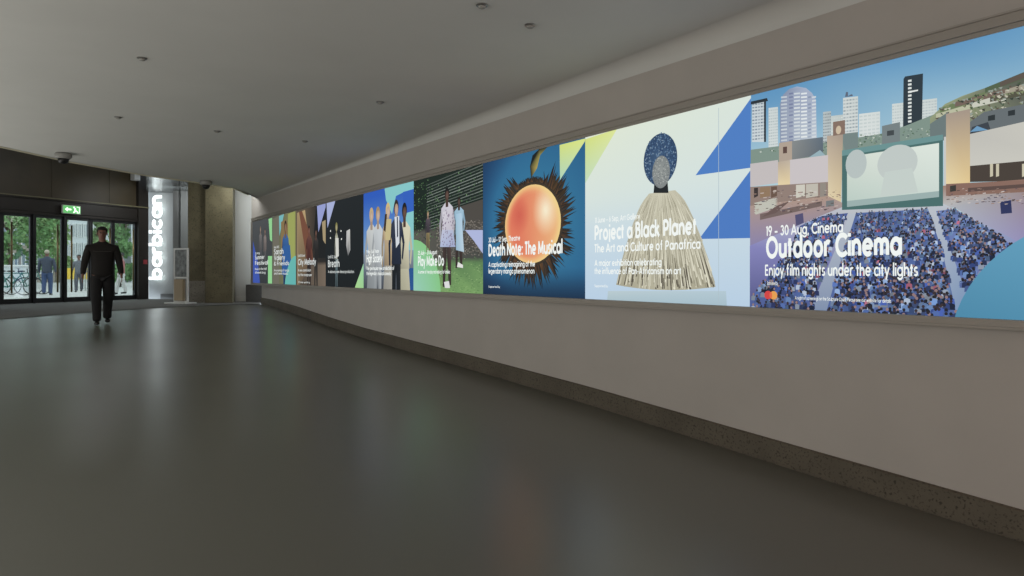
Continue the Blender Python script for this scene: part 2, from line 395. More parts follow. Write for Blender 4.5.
# illuminated vertical lettering
M_lit = mat('lit_white_acrylic', (240,245,245), .4, emit=(245,250,250), estr=1.25)
sg = empty('illuminated_wall_sign', (-11.50, 21.93, HC-.22), 0, 'white glowing barbican lettering running up the pale panel beside the doors', 'sign')
x = 0; L = []
vs, fs = font_mesh('barbican', .06)
xs = [v[0] for v in vs]; ys = [v[1] for v in vs]
tot = 0
for ch in 'barbican':
    v_, f_ = font_mesh(ch, .035); tot += max(q[0] for q in v_)-min(q[0] for q in v_)+.05
sc_x = 2.72/(tot-.05); sc_y = .44/(max(ys)-min(ys))
letter_x = 0
for ch in 'barbican':
    vs, fs = font_mesh(ch, .035)
    x0c = min(v[0] for v in vs); wch = max(v[0] for v in vs)-x0c
    bm = bmesh.new(); vv = []
    for v in vs:
        U = (letter_x+v[0]-x0c)*sc_x; V = v[1]*sc_y
        vv.append(bm.verts.new((-.02-V+.25, 0, U)))
    for f in fs:
        try: bm.faces.new([vv[i] for i in f])
        except ValueError: pass
    r = bmesh.ops.extrude_face_region(bm, geom=list(bm.faces))
    bmesh.ops.translate(bm, verts=[g for g in r['geom'] if isinstance(g, bmesh.types.BMVert)], vec=(0,.06,0))
    mm = MB(); mm.bm.free(); mm.bm = bm
    mm.build('letter_'+ch, M_lit, sg)
    letter_x += wch+.05
# lettering width check is handled by sc_x

# freestanding poster stand
def poster_stand():
    r = empty('poster_stand', (-8.98, 18.55, ZF+.01), -.35, 'white free-standing poster holder with a beige leaflet box before the concrete column', 'stand')
    m = MB()
    for x in (-.26, .20): m.box(x, x+.05, -.02, .02, .03, 1.50)
    for z in (.03, .68, 1.46): m.box(-.26, .25, -.02, .02, z, z+.045)
    m.build('frame', M_white, r, bevel=.004)
    MB().box(-.40, .34, -.2, .2, 0, .03).build('base_plate', M_white, r, bevel=.005)
    MB().box(-.205, .195, -.012, .012, .73, 1.455).build('poster', mat('grey_poster', (120,122,120), .5, noise=.7, nscale=9), r)
    MB().box(-.17, .13, -.09, .018, .08, .66).build('leaflet_box', mat('beige_card', (165,148,122), .7), r, bevel=.006)
poster_stand()
MB().box(-.07, .07, -.004, 0, 0, .14).build('door_notice', mat('red_notice', (150,50,55), .5, noise=.3, nscale=30))
nt_ = bpy.data.objects['door_notice']; nt_.location = EM @ Vector((ent(142), .15, 1.12)); nt_.rotation_euler = (0,0,math.atan2(dE.y,dE.x))
nt_['label'] = 'small red notice stuck on the dark post right of the glass doors'; nt_['category'] = 'notice'

# left and back walls (out of frame)
a0 = LW(-8.3); a1 = (-14.35, 16.9); 
MB().prism([LW(-5), (-14.05,16.45), (-14.3,16.3), (LW(-5)[0]-.3, -5.2)], -.3, 5.5).build('wall_left', M_wall, kind='structure')
q0 = W(tD(-5), 0, -.3); d_ = N*11
MB().prism([(q0.x,q0.y),(LW(-5)[0]-.5,-8.0+2.8),(LW(-5)[0]-.5,-8.3+2.8),(q0.x,q0.y-.3)], -.3, 5.5).build('wall_back', M_wall, kind='structure')

# ------------------------------------------------------------------ lightbox frame
t0, t1 = tD(3.792), tD(19.155)
m = MB()
m.box(t0-.06, t1+.04, .0, .040, ZT+.030, ZT+.088, WM); m.box(t0-.06, t1+.04, .0, .02, ZT, ZT+.030, WM); m.box(t0-.06, t1+.04, .0, .055, ZT+.088, ZT+.10, WM)
m.build('trim_15', M_frame, kind='structure')
m = MB(); m.box(t0-.06, t1+.04, .0, .05, ZB-.045, ZB-.002, WM); m.box(t0-.06, t1+.04, .0, .07, ZB-.06, ZB-.045, WM)
m.build('trim_16', M_frame, kind='structure')
MB().box(t0-.06, t0-.002, .0, .05, ZB, ZT, WM).build('trim_17', M_frame, kind='structure')
MB().box(t1+.002, t1+.04, .0, .05, ZB, ZT, WM).build('trim_18', M_frame, kind='structure')

# ------------------------------------------------------------------ posters
PW = 1.707/EY; PH = 1.7
def clip(pts, cols, W_, H_):
    def cut(pts, cols, ax, lim, keep_less):
        out, oc = [], []
        n = len(pts)
        for i in range(n):
            p, q = pts[i-1], pts[i]; cp, cq = cols[i-1], cols[i]
            ip = (p[ax] <= lim) if keep_less else (p[ax] >= lim); iq = (q[ax] <= lim) if keep_less else (q[ax] >= lim)
            if ip != iq:
                f = (lim-p[ax])/(q[ax]-p[ax])
                out.append((p[0]+(q[0]-p[0])*f, p[1]+(q[1]-p[1])*f)); oc.append(tuple(cp[j]+(cq[j]-cp[j])*f for j in range(3)))
            if iq: out.append(q); oc.append(cq)
        return out, oc
    for ax, lim, kl in ((0,0,False),(0,W_,True),(1,0,False),(1,H_,True)):
        if len(pts) < 3: return [], []
        pts, cols = cut(pts, cols, ax, lim, kl)
    return pts, cols

class Art:
    """flat artwork on one backlit poster; u to the viewer's right, v up, metres"""
    def __init__(s, k):
        s.Dl = 5.499+1.707*(k+1) if k >= 0 else 5.499   # depth of the poster's left edge
        s.tl = tD(s.Dl); s.V = []; s.Fc = []; s.Cc = []; s.lay = 0; s.T = []
    def P(s, px, py, off=None):
        if off is None: off = .012+s.lay*.00016
        D = 3849/(px-52)*(1-off/4.67)
        t = ((px-CX)/F*D-W0.x)*EX+D*EY
        return (s.tl-t, HC-(py-HZ)*D/F-ZB)
    def layer(s): s.lay += 1
    def raw(s, pts, cols, j=0):
        pts, cols = clip(list(pts), list(cols), PW, PH)
        if len(pts) < 3: return
        i0 = len(s.V); off = .012+s.lay*.00016+j*.000007
        for p in pts: s.V.append(tuple(W(s.tl-p[0], ZB+p[1], off)))
        s.Fc.append(tuple(range(i0, i0+len(pts))))
        for c in cols:
            g = .3*c[0]+.59*c[1]+.11*c[2]
            s.Cc.append(tuple(.93*(c[q]*.88+g*.12)+(.010,.013,.013)[q] for q in range(3))+(1,))
    def poly(s, pts, col, j=None):
        if j is None: s.layer(); j = 0
        if isinstance(col[0], (int, float)): col = [col]*len(pts)
        s.raw(pts, [lin(c) for c in col], j)
    def px(s, pts, col, j=None): s.poly([s.P(*p) for p in pts], col, j)
    def grad(s, fn, nx=24, ny=20):
        s.layer()
        for i in range(nx):
            for j in range(ny):
                q = [(i/nx,j/ny),((i+1)/nx,j/ny),((i+1)/nx,(j+1)/ny),(i/nx,(j+1)/ny)]
                s.raw([(a*PW,b*PH) for a, b in q], [lin(fn(a, b)) for a, b in q])
    def disc(s, c, rx, ry, col, rim=None, n=28, j=None, a0=0, a1=2*math.pi):
        if j is None: s.layer(); j = 0
        pts = [(c[0]+rx*math.cos(2*math.pi*i/n), c[1]+ry*math.sin(2*math.pi*i/n)) for i in range(n)]
        if rim is None: s.raw(pts, [lin(col)]*n, j); return
        for i in range(n): s.raw([c, pts[i], pts[(i+1)%n]], [lin(col), lin(rim), lin(rim)], j)
    def text(s, txt, px, py, wpx, h, col=(245,248,245), bold=.03):
        """px,py = left end of the baseline, wpx = column where the line ends"""
        u0, v0 = s.P(px, py, .037); u1, _ = s.P(wpx, py, .037)
        vs, fs = font_mesh(txt, bold)
        x0 = min(v[0] for v in vs); x1 = max(v[0] for v in vs)
        fx = (u1-u0)/(x1-x0); TV = []
        for v in vs: TV.append(tuple(W(s.tl-(u0+(v[0]-x0)*fx), ZB+v0+v[1]*h, .037)))
        s.T.append((TV, fs))
    def build(s, label, textmat):
        # slab behind + artwork on one mesh
        i0 = len(s.V)
        a, b_ = s.tl-PW+.003, s.tl-.003
        for t in (a, b_):
            for o_ in (.001, .011):
                for z in (ZB+.002, ZT-.002): s.V.append(tuple(W(t, z, o_)))
        for f in ((0,1,3,2),(4,6,7,5),(0,4,5,1),(2,3,7,6),(0,2,6,4),(1,5,7,3)):
            s.Fc.append(tuple(i0+i for i in f)); 
        vc = s.Cc+[(.05,.05,.05,1)]*8
        me = bpy.data.meshes.new('backlit_poster'); me.from_pydata(s.V, [], s.Fc)
        ca = me.color_attributes.new('Col', 'FLOAT_COLOR', 'POINT')
        ca.data.foreach_set('color', [x for c in vc for x in c])
        me.materials.append(M_art)
        o = bpy.data.objects.new('backlit_poster', me); C.objects.link(o)
        o['label'] = label; o['category'] = 'poster'; o['group'] = 'backlit posters along the wall'
        for TV, TF_ in s.T:
            tm = bpy.data.meshes.new('text_line'); tm.from_pydata(TV, [], TF_); tm.materials.append(textmat)
            t = bpy.data.objects.new('text_line', tm); C.objects.link(t); t.parent = o
        return o
def emis(name, c, st=1.0):
    m = bpy.data.materials.new(name); m.use_nodes = True; n = m.node_tree; n.nodes.clear()
    o = n.nodes.new('ShaderNodeOutputMaterial'); e = n.nodes.new('ShaderNodeEmission')
    e.inputs[0].default_value = (*lin(c), 1); e.inputs[1].default_value = st; n.links.new(e.outputs[0], o.inputs[0]); return m
M_txt = emis('poster_white_text', (240,245,242))
M_txt2 = emis('poster_grey_text', (205,210,208))
def mix(a, b, f):
    f = max(0, min(1, f)); return tuple(a[i]+(b[i]-a[i])*f for i in range(3))
R = random.random; U = random.uniform

def inpoly(x, y, poly):
    c = False
    for i in range(len(poly)):
        (x1,y1),(x2,y2) = poly[i-1], poly[i]
        if (y1 > y) != (y2 > y) and x < (x2-x1)*(y-y1)/(y2-y1)+x1: c = not c
    return c

# --- 1 Outdoor Cinema
a = Art(-1)
a.grad(lambda u, v: mix((176,210,222), (88,152,200), (v-.62)/.38-.10*u+.06*math.sin(u*9+v*14)))
def tower(x0, x1, y0, y1, col, stripe=None, n=10, edge=None, vert=0):
    a.layer(); a.px([(x0,y0),(x1,y0-(x1-x0)*.12),(x1,y1),(x0,y1)], [mix(col,(255,255,255),.12), col, mix(col,(240,245,245),.25), mix(col,(240,245,245),.25)], 0)
    a.layer()
    if stripe:
        for i in range(n):
            y = y0+2+(y1-y0-2)*i/n; h = (y1-y0)/n*.42
            nn = 5
            for q in range(nn):
                xa = x0+(x1-x0)*(q+.12)/nn; xb = x0+(x1-x0)*(q+.85)/nn
                c = mix(stripe, col, R()*.7)
                a.px([(xa,y-(xa-x0)*.12),(xb,y-(xb-x0)*.12),(xb,y+h-(xb-x0)*.12),(xa,y+h-(xa-x0)*.12)], c, 1)
    if edge: a.layer(); a.px([(x1-2,y0-(x1-x0)*.12),(x1,y0-(x1-x0)*.12),(x1,y1),(x1-2,y1)], edge, 2)
tower(752,766,102,142,(196,208,214),(120,135,150),12,(45,52,60))
a.px([(749,102),(767,98),(768,101),(749,105)], (40,48,56))
tower(768.5,778,108,150,(204,214,214),(176,190,192),14)
a.px([(780,150),(780,104),(783,95),(789,89),(797,86.5),(806,88),(812,93),(816,100),(817,150)], [(140,152,180)]*4+[(168,180,205)]*4+[(200,212,222)])
a.layer()
for i in range(16):
    y = 93+i*3.6
    for (xa, xb, c) in ((781,787,(190,200,212)),(789,793,(118,128,165)),(794,800,(205,214,222)),(801,807,(225,232,236)),(808,811,(130,145,175)),(812,816,(205,214,222))):
        if y > 96 or 786 < xa < 808: a.px([(xa,y),(xb,y-.6),(xb,y+1.1),(xa,y+1.7)], mix(c,(235,240,238),R()*.4), 2)
tower(823,831,112,150,(176,188,190),(130,140,145),12)
tower(831,843,116,150,(190,202,200),(220,226,220),10)
tower(843,858,98,145,(206,214,212),(150,164,170),13)
a.px([(845,97),(846,92),(848,92),(848,96),(852,94),(853,96)], (95,105,125))
tower(859,880,114,148,(214,222,220),(196,208,208),9)
tower(892,904,104,130,(206,216,214),(185,198,200),8)
tower(922,937,100,125,(204,214,212),(180,192,196),8)
a.px([(903.5,79),(905,76.5),(923,73.5),(922,124),(903,128)], (44,56,66)); a.layer()
for i in range(12):
    y = 80+i*3.7
    a.px([(908,y),(911.5,y-.5),(911.5,y+1.6),(908,y+2)], (226,232,228), 1)
a.px([(908,91.5),(918,89.5),(918,91),(908,93)], (230,235,232))
# greenery line and terraced hill
a.px([(749,150),(780,146),(830,142),(880,134),(905,126),(935,114),(935,180),(749,180)], (128,150,138)); 
a.px([(930,118),(945,104),(962,96),(985,88),(1000,86),(1067,60),(1067,135),(930,140)], [(150,160,120),(150,160,120),(160,168,130),(120,130,110),(100,105,90),(70,75,60),(90,92,86),(120,130,120)])
for (x0,y0,x1,y1,c) in ((936,114,970,104,(190,192,160)),(940,108,985,92,(110,128,84)),(955,102,1024,84,(120,100,88)),(972,103,1006,93,(205,206,190)),(985,88,1024,72,(84,100,70)),(1000,82,1067,55,(96,84,74)),(1005,90,1067,70,(168,160,140)),(990,97,1067,80,(86,84,66))):
    a.px([(x0,y0),(x1,y1),(x1,y1+7),(x0,y0+5)], c)
a.layer()
for i in range(260):
    x = U(935,1066); y = 112-(x-935)*.33+U(-4,22)
    a.px([(x,y),(x+U(1,5),y-1),(x+3,y+U(1,2.5))], random.choice([(70,88,60),(130,140,100),(200,196,176),(96,82,70),(50,60,50),(150,160,150)]), i%20)
a.px([(970,122),(984,112),(1067,96),(1067,128),(970,138)], (104,112,116))
for (x, y) in ((988,116),(1008,111),(1030,106)): a.px([(x,y),(x+7,y-1.5),(x+7,y+4),(x,y+5)], (44,50,54))
a.px([(972,127),(988,122),(992,134),(970,134)], (60,66,76)); a.px([(970,132),(977,126),(988,130)], (106,160,200))
a.layer()
for i in range(420):
    x = U(753,940); y = U(128,152) if x > 830 else U(142,152); s_ = U(.5,1.6)
    if y < 152-(x-753)*.16: continue
    a.px([(x,y),(x+s_,y-s_*.6),(x+s_*1.8,y),(x+s_,y+s_*.7)], random.choice([(84,110,88),(150,168,150),(112,136,112),(190,200,190),(96,112,110)]), i%20)
# brick blocks
a.px([(779,143),(792,141),(792,168),(779,168)], (182,164,146)); a.px([(783,147),(787,146.5),(787,153),(783,153.5)], (96,70,62))
a.px([(792,141),(823,137),(823,154),(792,160)], [(138,142,142),(96,112,128),(92,104,116),(130,134,134)])
a.px([(808,158),(820,150),(826,156),(826,158)], (150,180,190))
a.px([(841,134),(858,132),(858,148),(845,152)], (118,136,134))
a.px([(827,136),(843,134),(841,212),(827,212)], [(186,168,150),(170,152,136),(232,210,160),(240,222,176)])
a.px([(833,122),(845,120),(845,134),(833,136)], (138,112,98)); a.disc(a.P(838.5,130), .02, .03, (210,190,160))
a.px([(882,126),(900,122),(900,142),(882,145)], (120,132,134)); a.px([(887,131),(894,130),(894,135),(887,136)], (66,72,76))
a.px([(930,124),(948,112),(948,140),(930,142)], (108,124,124))
# cream bands
a.px([(749,164),(778,160),(778,183),(749,187)], (200,192,192)); a.px([(789,160),(828,155),(828,182),(789,186)], (206,198,200))
a.px([(778,162),(790,160),(790,186),(778,190)], [(190,172,150),(196,180,160),(238,214,160),(244,222,170)])
a.px([(944,137),(956,135),(956,186),(944,188)], (206,204,200))
a.px([(749,187),(828,182),(828,200),(749,208)], (150,128,118))
for (x0,x1,c) in ((754,758,(60,48,46)),(760,770,(150,120,90)),(771,777,(110,84,70)),(796,805,(210,206,192)),(806,818,(196,190,176)),(820,826,(150,140,130))):
    a.px([(x0,188-(x0-753)*.07),(x1,188-(x1-753)*.07),(x1,196),(x0,198)], c)
a.px([(946,114),(970,109),(970,186),(946,190)], [(172,154,138),(168,150,134),(236,206,140),(244,222,164)])
a.px([(970,134),(1067,112),(1067,158),(970,166)], [(196,194,186),(208,206,194),(204,202,192),(206,204,194)])
a.px([(970,166),(1067,157),(1067,180),(970,182)], (74,62,54))
for x in (990, 996, 1022): a.px([(x,164),(x+3,163.6),(x+3,176),(x,177)], (206,198,170))
# terrace
a.px([(749,206),(828,196),(845,204),(845,222),(749,246)], [(176,150,138),(180,150,132),(176,156,150),(150,140,160),(140,132,176)])
for i in range(5): a.px([(754,203+i*2.4),(775,198+i*2),(778,199+i*2),(756,205+i*2.4)], (196,196,182))
a.px([(760,214),(822,201),(822,206),(760,220)], (120,100,96)); a.px([(776,206),(790,201),(776,213),(762,217)], (110,88,84))
a.px([(940,186),(1067,176),(1067,250),(1020,246),(955,208),(940,206)], [(164,128,110),(150,112,96),(160,130,150),(150,146,196),(176,180,190),(190,190,190)])
a.px([(946,184),(1067,178),(1067,190),(946,196)], (142,106,92)); a.px([(968,188),(1067,181),(1067,184),(968,192)], (96,74,68))
a.px([(1000,202),(1011,200),(1012,213),(1001,214)], (44,50,96)); a.px([(795,215),(803,213),(804,225),(796,226)], (84,80,120))
a.px([(950,186),(956,185),(956,191),(950,192)], (60,56,52)); a.px([(826,201),(834,200),(834,206),(826,207)], (120,124,126))
a.layer()
for i in range(500):
    x = U(753,1066); y = U(188,204) if x > 945 else U(190,212)
    if 840 < x < 946: continue
    s_ = U(.5,2.2)
    a.px([(x,y),(x+s_*1.6,y-s_*.2),(x+s_*1.6,y+s_*.25),(x,y+s_*.4)], random.choice([(120,92,84),(196,180,170),(90,74,70),(160,130,116),(210,200,196),(80,70,90)]), i%20)
# plaza and crowd
a.px([(749,246),(820,216),(845,206),(942,203),(1000,232),(1067,270),(1067,325),(749,318)], [(136,134,196),(150,150,196),(196,200,206),(196,202,208),(150,160,200),(110,120,190),(60,80,140),(60,66,120)])
a.px([(749,300),(800,240),(812,320),(749,318)], (50,58,110))
a.px([(850,214),(857,213),(826,320),(806,320)], [(186,194,206),(186,194,206),(120,140,176),(120,140,176)])
a.px([(928,210),(937,209),(972,300),(955,320)], [(190,196,206),(190,196,206),(120,150,190),(120,150,190)])
blocks = [[(749,300),(790,250),(800,226),(822,216),(848,213),(826,262),(808,320),(749,318)], [(856,213),(928,209),(942,250),(958,320),(824,320),(838,270)], [(936,211),(955,209),(1000,236),(1012,246),(985,262),(966,292)]]
for bl, g in zip(blocks, ((78,96,158),(80,104,166),(104,124,184))): a.px(bl, g)
a.lay += 1
cnt = 0
pts = []
while len(pts) < 1900:
    x, y = U(753,1012), U(209,319)
    if any(inpoly(x, y, b_) for b_ in blocks):
        dens = (y-200)/120
        if R() < 1.15-dens*.75: pts.append((y, x))
pts.sort(); L0 = a.lay+1
for i, (y, x) in enumerate(pts):
    s_ = 1.0+(y-209)/110*1.7
    sh = .55+.45*R()
    c = random.choice([(96,132,214),(70,100,190),(150,182,232),(44,56,110),(26,34,66),(120,160,222),(84,106,168),(196,212,238),(60,74,130)]); c = mix(c, (150,176,220), max(0,(255-y)/110))
    if R() < .02: c = (206,110,140)
    c = tuple(v*sh for v in c)
    a.lay = L0+int(i/len(pts)*45)
    u0, v0 = a.P(x, y); k = s_*.0074
    a.raw([(u0-k*1.25,v0-k*1.6),(u0+k*1.25,v0-k*1.6),(u0+k*1.1,v0+k*.3),(u0,v0+k*.8),(u0-k*1.1,v0+k*.3)], [lin(c)]*5, i%20)
    hc_ = random.choice([(40,32,40),(60,44,50),(150,120,120),(30,28,40)])
    a.raw([(u0+k*.55*math.cos(t), v0+k*1.25+k*.6*math.sin(t)) for t in [j*math.pi/3 for j in range(6)]], [lin(hc_)]*6, 21+i%3)
a.lay = L0+47; print('layers', a.lay)
# cinema screen in the picture
a.px([(842,152),(943,136),(943,206),(842,210)], (70,112,110))
a.px([(842,150.5),(943,134.5),(943,140),(842,156)], (104,150,150))
a.px([(847,157),(939,143),(939,192),(847,202)], [(216,226,214),(226,236,226),(208,222,214),(190,210,200)])
a.disc(a.P(856,164), .075, .10, (186,198,196)); a.disc(a.P(897,163), .13, .12, (196,206,202)); a.px([(885,172),(912,168),(918,192),(880,197)], (200,212,206))
a.px([(847,201),(939,191),(939,197),(847,207)], (156,180,178))
# blue circle bottom right
def circ3(p, q, r):
    ax, ay = p; bx, by = q; cx, cy = r
    d = 2*(ax*(by-cy)+bx*(cy-ay)+cx*(ay-by))
    ux = ((ax*ax+ay*ay)*(by-cy)+(bx*bx+by*by)*(cy-ay)+(cx*cx+cy*cy)*(ay-by))/d
    uy = ((ax*ax+ay*ay)*(cx-bx)+(bx*bx+by*by)*(ax-cx)+(cx*cx+cy*cy)*(bx-ax))/d
    return (ux, uy), math.hypot(ux-ax, uy-ay)
cc, rr = circ3(a.P(1024,236.7), a.P(977,275.7), a.P(955,316))
a.layer()
n = 60
for i in range(n):
    p = (cc[0]+rr*math.cos(2*math.pi*i/n), cc[1]+rr*math.sin(2*math.pi*i/n)); q = (cc[0]+rr*math.cos(2*math.pi*(i+1)/n), cc[1]+rr*math.sin(2*math.pi*(i+1)/n))
    def cf(z): return lin(mix((66,140,176), (98,170,204), z[1]/.7))
    a.raw([cc, p, q], [cf(cc), cf(p), cf(q)])
a.text('19 – 30 Aug, Cinema', 766, 236, 843, .105, bold=.02)
a.text('Outdoor Cinema', 766, 257.5, 902, .215, bold=.05)
a.text('Enjoy film nights under the city lights', 765, 275.5, 918, .115, bold=.018)
a.text('Sponsored by', 767, 285, 778, .04, bold=0)
a.text('A night of screenings on the Sculpture Court. Please see our website for details', 795, 299.5, 891, .035, bold=0)
a.disc(a.P(768,295), .033, .033, (224,50,50)); a.disc(a.P(773.5,295.3), .033, .033, (240,160,50)); a.disc(a.P(770.8,295.2), .012, .026, (236,100,44))
a.build('backlit poster reading Outdoor Cinema with a crowd before a big screen', M_txt)

# --- 2 Project a Black Planet
a = Art(0)
a.grad(lambda u, v: mix(mix((186,212,236),(214,230,232),v*1.6), (230,238,212), (v-.4)*1.2*(.6+.6*(1-u))))
a.px([(583,140),(617,129),(586,182),(583,186)], [(214,228,110),(226,236,140),(196,226,190),(196,226,190)])
a.px([(752.5,96),(752.5,167.5),(695.6,175.3)], (70,128,206)); a.px([(752.5,167.5),(752.5,238),(699,239)], (68,124,204))
a.px([(608,291),(726,291),(727,309),(607,302)], [(188,208,214),(182,206,218),(164,192,206),(170,196,206)])
base, top = [], []
c0 = a.P(661,192); 
def bell(f, h):   # f -1..1 across, h 0 bottom..1 top
    ks = [(0,.615),(.35,.51),(.67,.385),(.86,.29),(.96,.21),(1.01,.15)]
    half = .15
    for (h0_, a0_), (h1_, a1_) in zip(ks, ks[1:]):
        if h <= h1_: half = a0_+(a1_-a0_)*(h-h0_)/(h1_-h0_); break
    cu = c0[0]+.01; bot = a.P(661,290)[1]; tp = c0[1]
    rnd = .04*(f*f)
    return (cu+f*half, bot+(tp-bot)*h+rnd*(1-h))
a.layer(); nn = 24
for i in range(nn):
    for j in range(16):
        q = [(-1+2*i/nn, j/16), (-1+2*(i+1)/nn, j/16), (-1+2*(i+1)/nn, (j+1)/16), (-1+2*i/nn, (j+1)/16)]
        a.raw([bell(*z) for z in q], [lin(mix((166,160,134),(222,218,192), .35+.5*z[1]-.25*abs(z[0]))) for z in q])
a.layer()
for i in range(900):
    f = U(-1,1); h0 = R()**1.3*.88; h1 = min(1, h0+U(.12,.4)); f2 = f*.99
    c = mix((150,144,120), (236,232,208), R())
    if h0 < .16 and R() < .25: c = (92,84,70)
    w = .012*(1.1-h0*.8); p, q = bell(f, h0), bell(f2, h1)
    a.lay = 10+i//60
    a.raw([p, (p[0]+w*1.2, p[1]+U(-.01,.01)), (q[0]+w*.3, q[1])], [lin(c)]*3, i%20)
a.lay = 30
a.px([(654.5,181),(667.5,181),(668.5,193),(653.5,193)], (30,32,36))
a.disc(a.P(660,159.5), .21, .24, (60,92,128), (42,68,104), n=36)
a.layer()
for i in range(500):
    t, r_ = U(0,6.28), math.sqrt(R()); c = a.P(660,159)
    x, y = c[0]+.205*r_*math.cos(t), c[1]+.24*r_*math.sin(t)
    a.raw([(x+.009*math.cos(q), y+.008*math.sin(q)) for q in (0,1.6,3.1,4.7)], [lin(random.choice([(36,60,100),(86,120,156),(60,90,130),(120,146,170)]))]*4, i%20)
a.disc(a.P(661,172), .11, .15, (150,155,152), (128,134,134), n=30)
a.layer()
for i in range(160):
    t, r_ = U(0,6.28), math.sqrt(R()); c = a.P(661,172)
    x, y = c[0]+.10*r_*math.cos(t), c[1]+.14*r_*math.sin(t)
    a.raw([(x+.007*math.cos(q), y+.006*math.sin(q)) for q in (0,1.6,3.1,4.7)], [lin(random.choice([(110,116,120),(180,184,180),(140,146,146)]))]*4, i%20)
a.text('11 June – 6 Sep, Art Gallery', 595, 223, 640, .075, bold=.01)
a.text('Project a Black Planet', 594.5, 240, 696, .20, bold=.045)
a.text('The Art and Culture of Panafrica', 594.5, 252.5, 700.5, .115, bold=.024)
a.text('A major exhibition celebrating', 594.5, 266, 661.5, .085, bold=.018)
a.text('the influence of Pan-Africanism on art', 594.5, 274, 681, .085, bold=.018)
a.text('Supported by', 594.5, 287, 608, .035, bold=0)
a.layer()
a.px([(718.4,108),(718.9,108),(718.9,309),(718.4,309)], (176,196,206))
a.build('backlit poster reading Project a Black Planet with a straw-coloured bell form', M_txt)

# --- 3 Death Note: plain stand-in for the picture
a = Art(1)
def bg3(u, v):
    d = math.hypot((u-.55)*1.0, (v-.5)*1.0)
    c = mix((44,136,172), (26,98,146), d*1.6); c = mix(c, (14,38,78), (d-.5)*2.2+(.35-u)*.5)
    return mix(c, (12,26,52), (.18-v)*4)
a.grad(bg3)
cx, cy = a.P(531.5, 224)
for i in range(300):
    t = U(0, 6.283); r0 = U(.42,.50); r1 = U(.60,.80)
    if 1.1 < t < 2.04: r1 = min(r1, .56)
    w = U(.03,.07); t2 = t+U(-.05,.16)
    c = random.choice([(14,22,28),(18,32,40),(10,12,20),(44,36,22),(20,26,28)])
    a.lay = 3+i//30
    sx = 1.12
    a.raw([(cx+sx*r0*math.cos(t-w*1.5), cy+r0*math.sin(t-w*1.5)), (cx+sx*r0*math.cos(t+w*1.5), cy+r0*math.sin(t+w*1.5)), (cx+sx*r1*math.cos(t2), cy+r1*math.sin(t2))], [lin((110,72,34)), lin(c), lin(c)], i%20)
a.lay = 14
a.disc((cx,cy), .60, .49, (200,130,70), (52,44,34), n=40)
a.layer()
def orb(x, y):
    r_ = math.hypot(x/.56, y/.46)
    c = mix((236,118,80), (244,176,112), (x+.25)*1.5)
    c = mix(c, (255,246,212), max(0, 1-math.hypot((x-.28)/.26, (y-.14)/.30)))
    c = mix(c, (214,82,62), max(0, .8-math.hypot((x+.25)/.28, (y-.12)/.3)))
    return mix(c, (250,222,130), max(0, (r_-.80)*4.2))
for i in range(12):
    for j in range(40):
        q = []
        for (ri, tj) in ((i,j),(i+1,j),(i+1,j+1),(i,j+1)):
            if i == 0 and ri == 0 and tj == j+1: continue
            rr_ = ri/12; tt = 2*math.pi*tj/40
            q.append((.56*rr_*math.cos(tt), .46*rr_*math.sin(tt)))
        a.raw([(cx+x, cy+y) for x, y in q], [lin(orb(x, y)) for x, y in q])
l0 = a.P(531,178)
a.poly([(l0[0],l0[1]),(l0[0]-.02,l0[1]+.14),(l0[0]+.03,l0[1]+.26),(l0[0]+.20,l0[1]+.33),(l0[0]+.33,l0[1]+.32),(l0[0]+.18,l0[1]+.24),(l0[0]+.12,l0[1]+.1)], [(20,26,28),(16,20,24),(20,22,24),(20,24,24),(30,34,30),(150,140,60),(180,160,70)])
a.px([(559.6,145),(587,138),(560,180)], [(214,228,110),(224,236,120),(176,220,190)])
a.text('30 Jul – 12 Sep, Theatre', 488.5, 242.5, 520, .085, bold=.02)
a.text('Death Note: The Musical', 488.5, 256, 562.5, .205, bold=.045)
a.text('A captivating reimagining of the', 488.5, 267, 535, .085, bold=.022)
a.text('legendary manga phenomenon', 488.5, 273.5, 534.5, .085, bold=.022)
a.text('Supported by', 488.5, 287.5, 500, .035, bold=0)
a.build('backlit poster reading Death Note: The Musical with an orange disc on blue', M_txt)

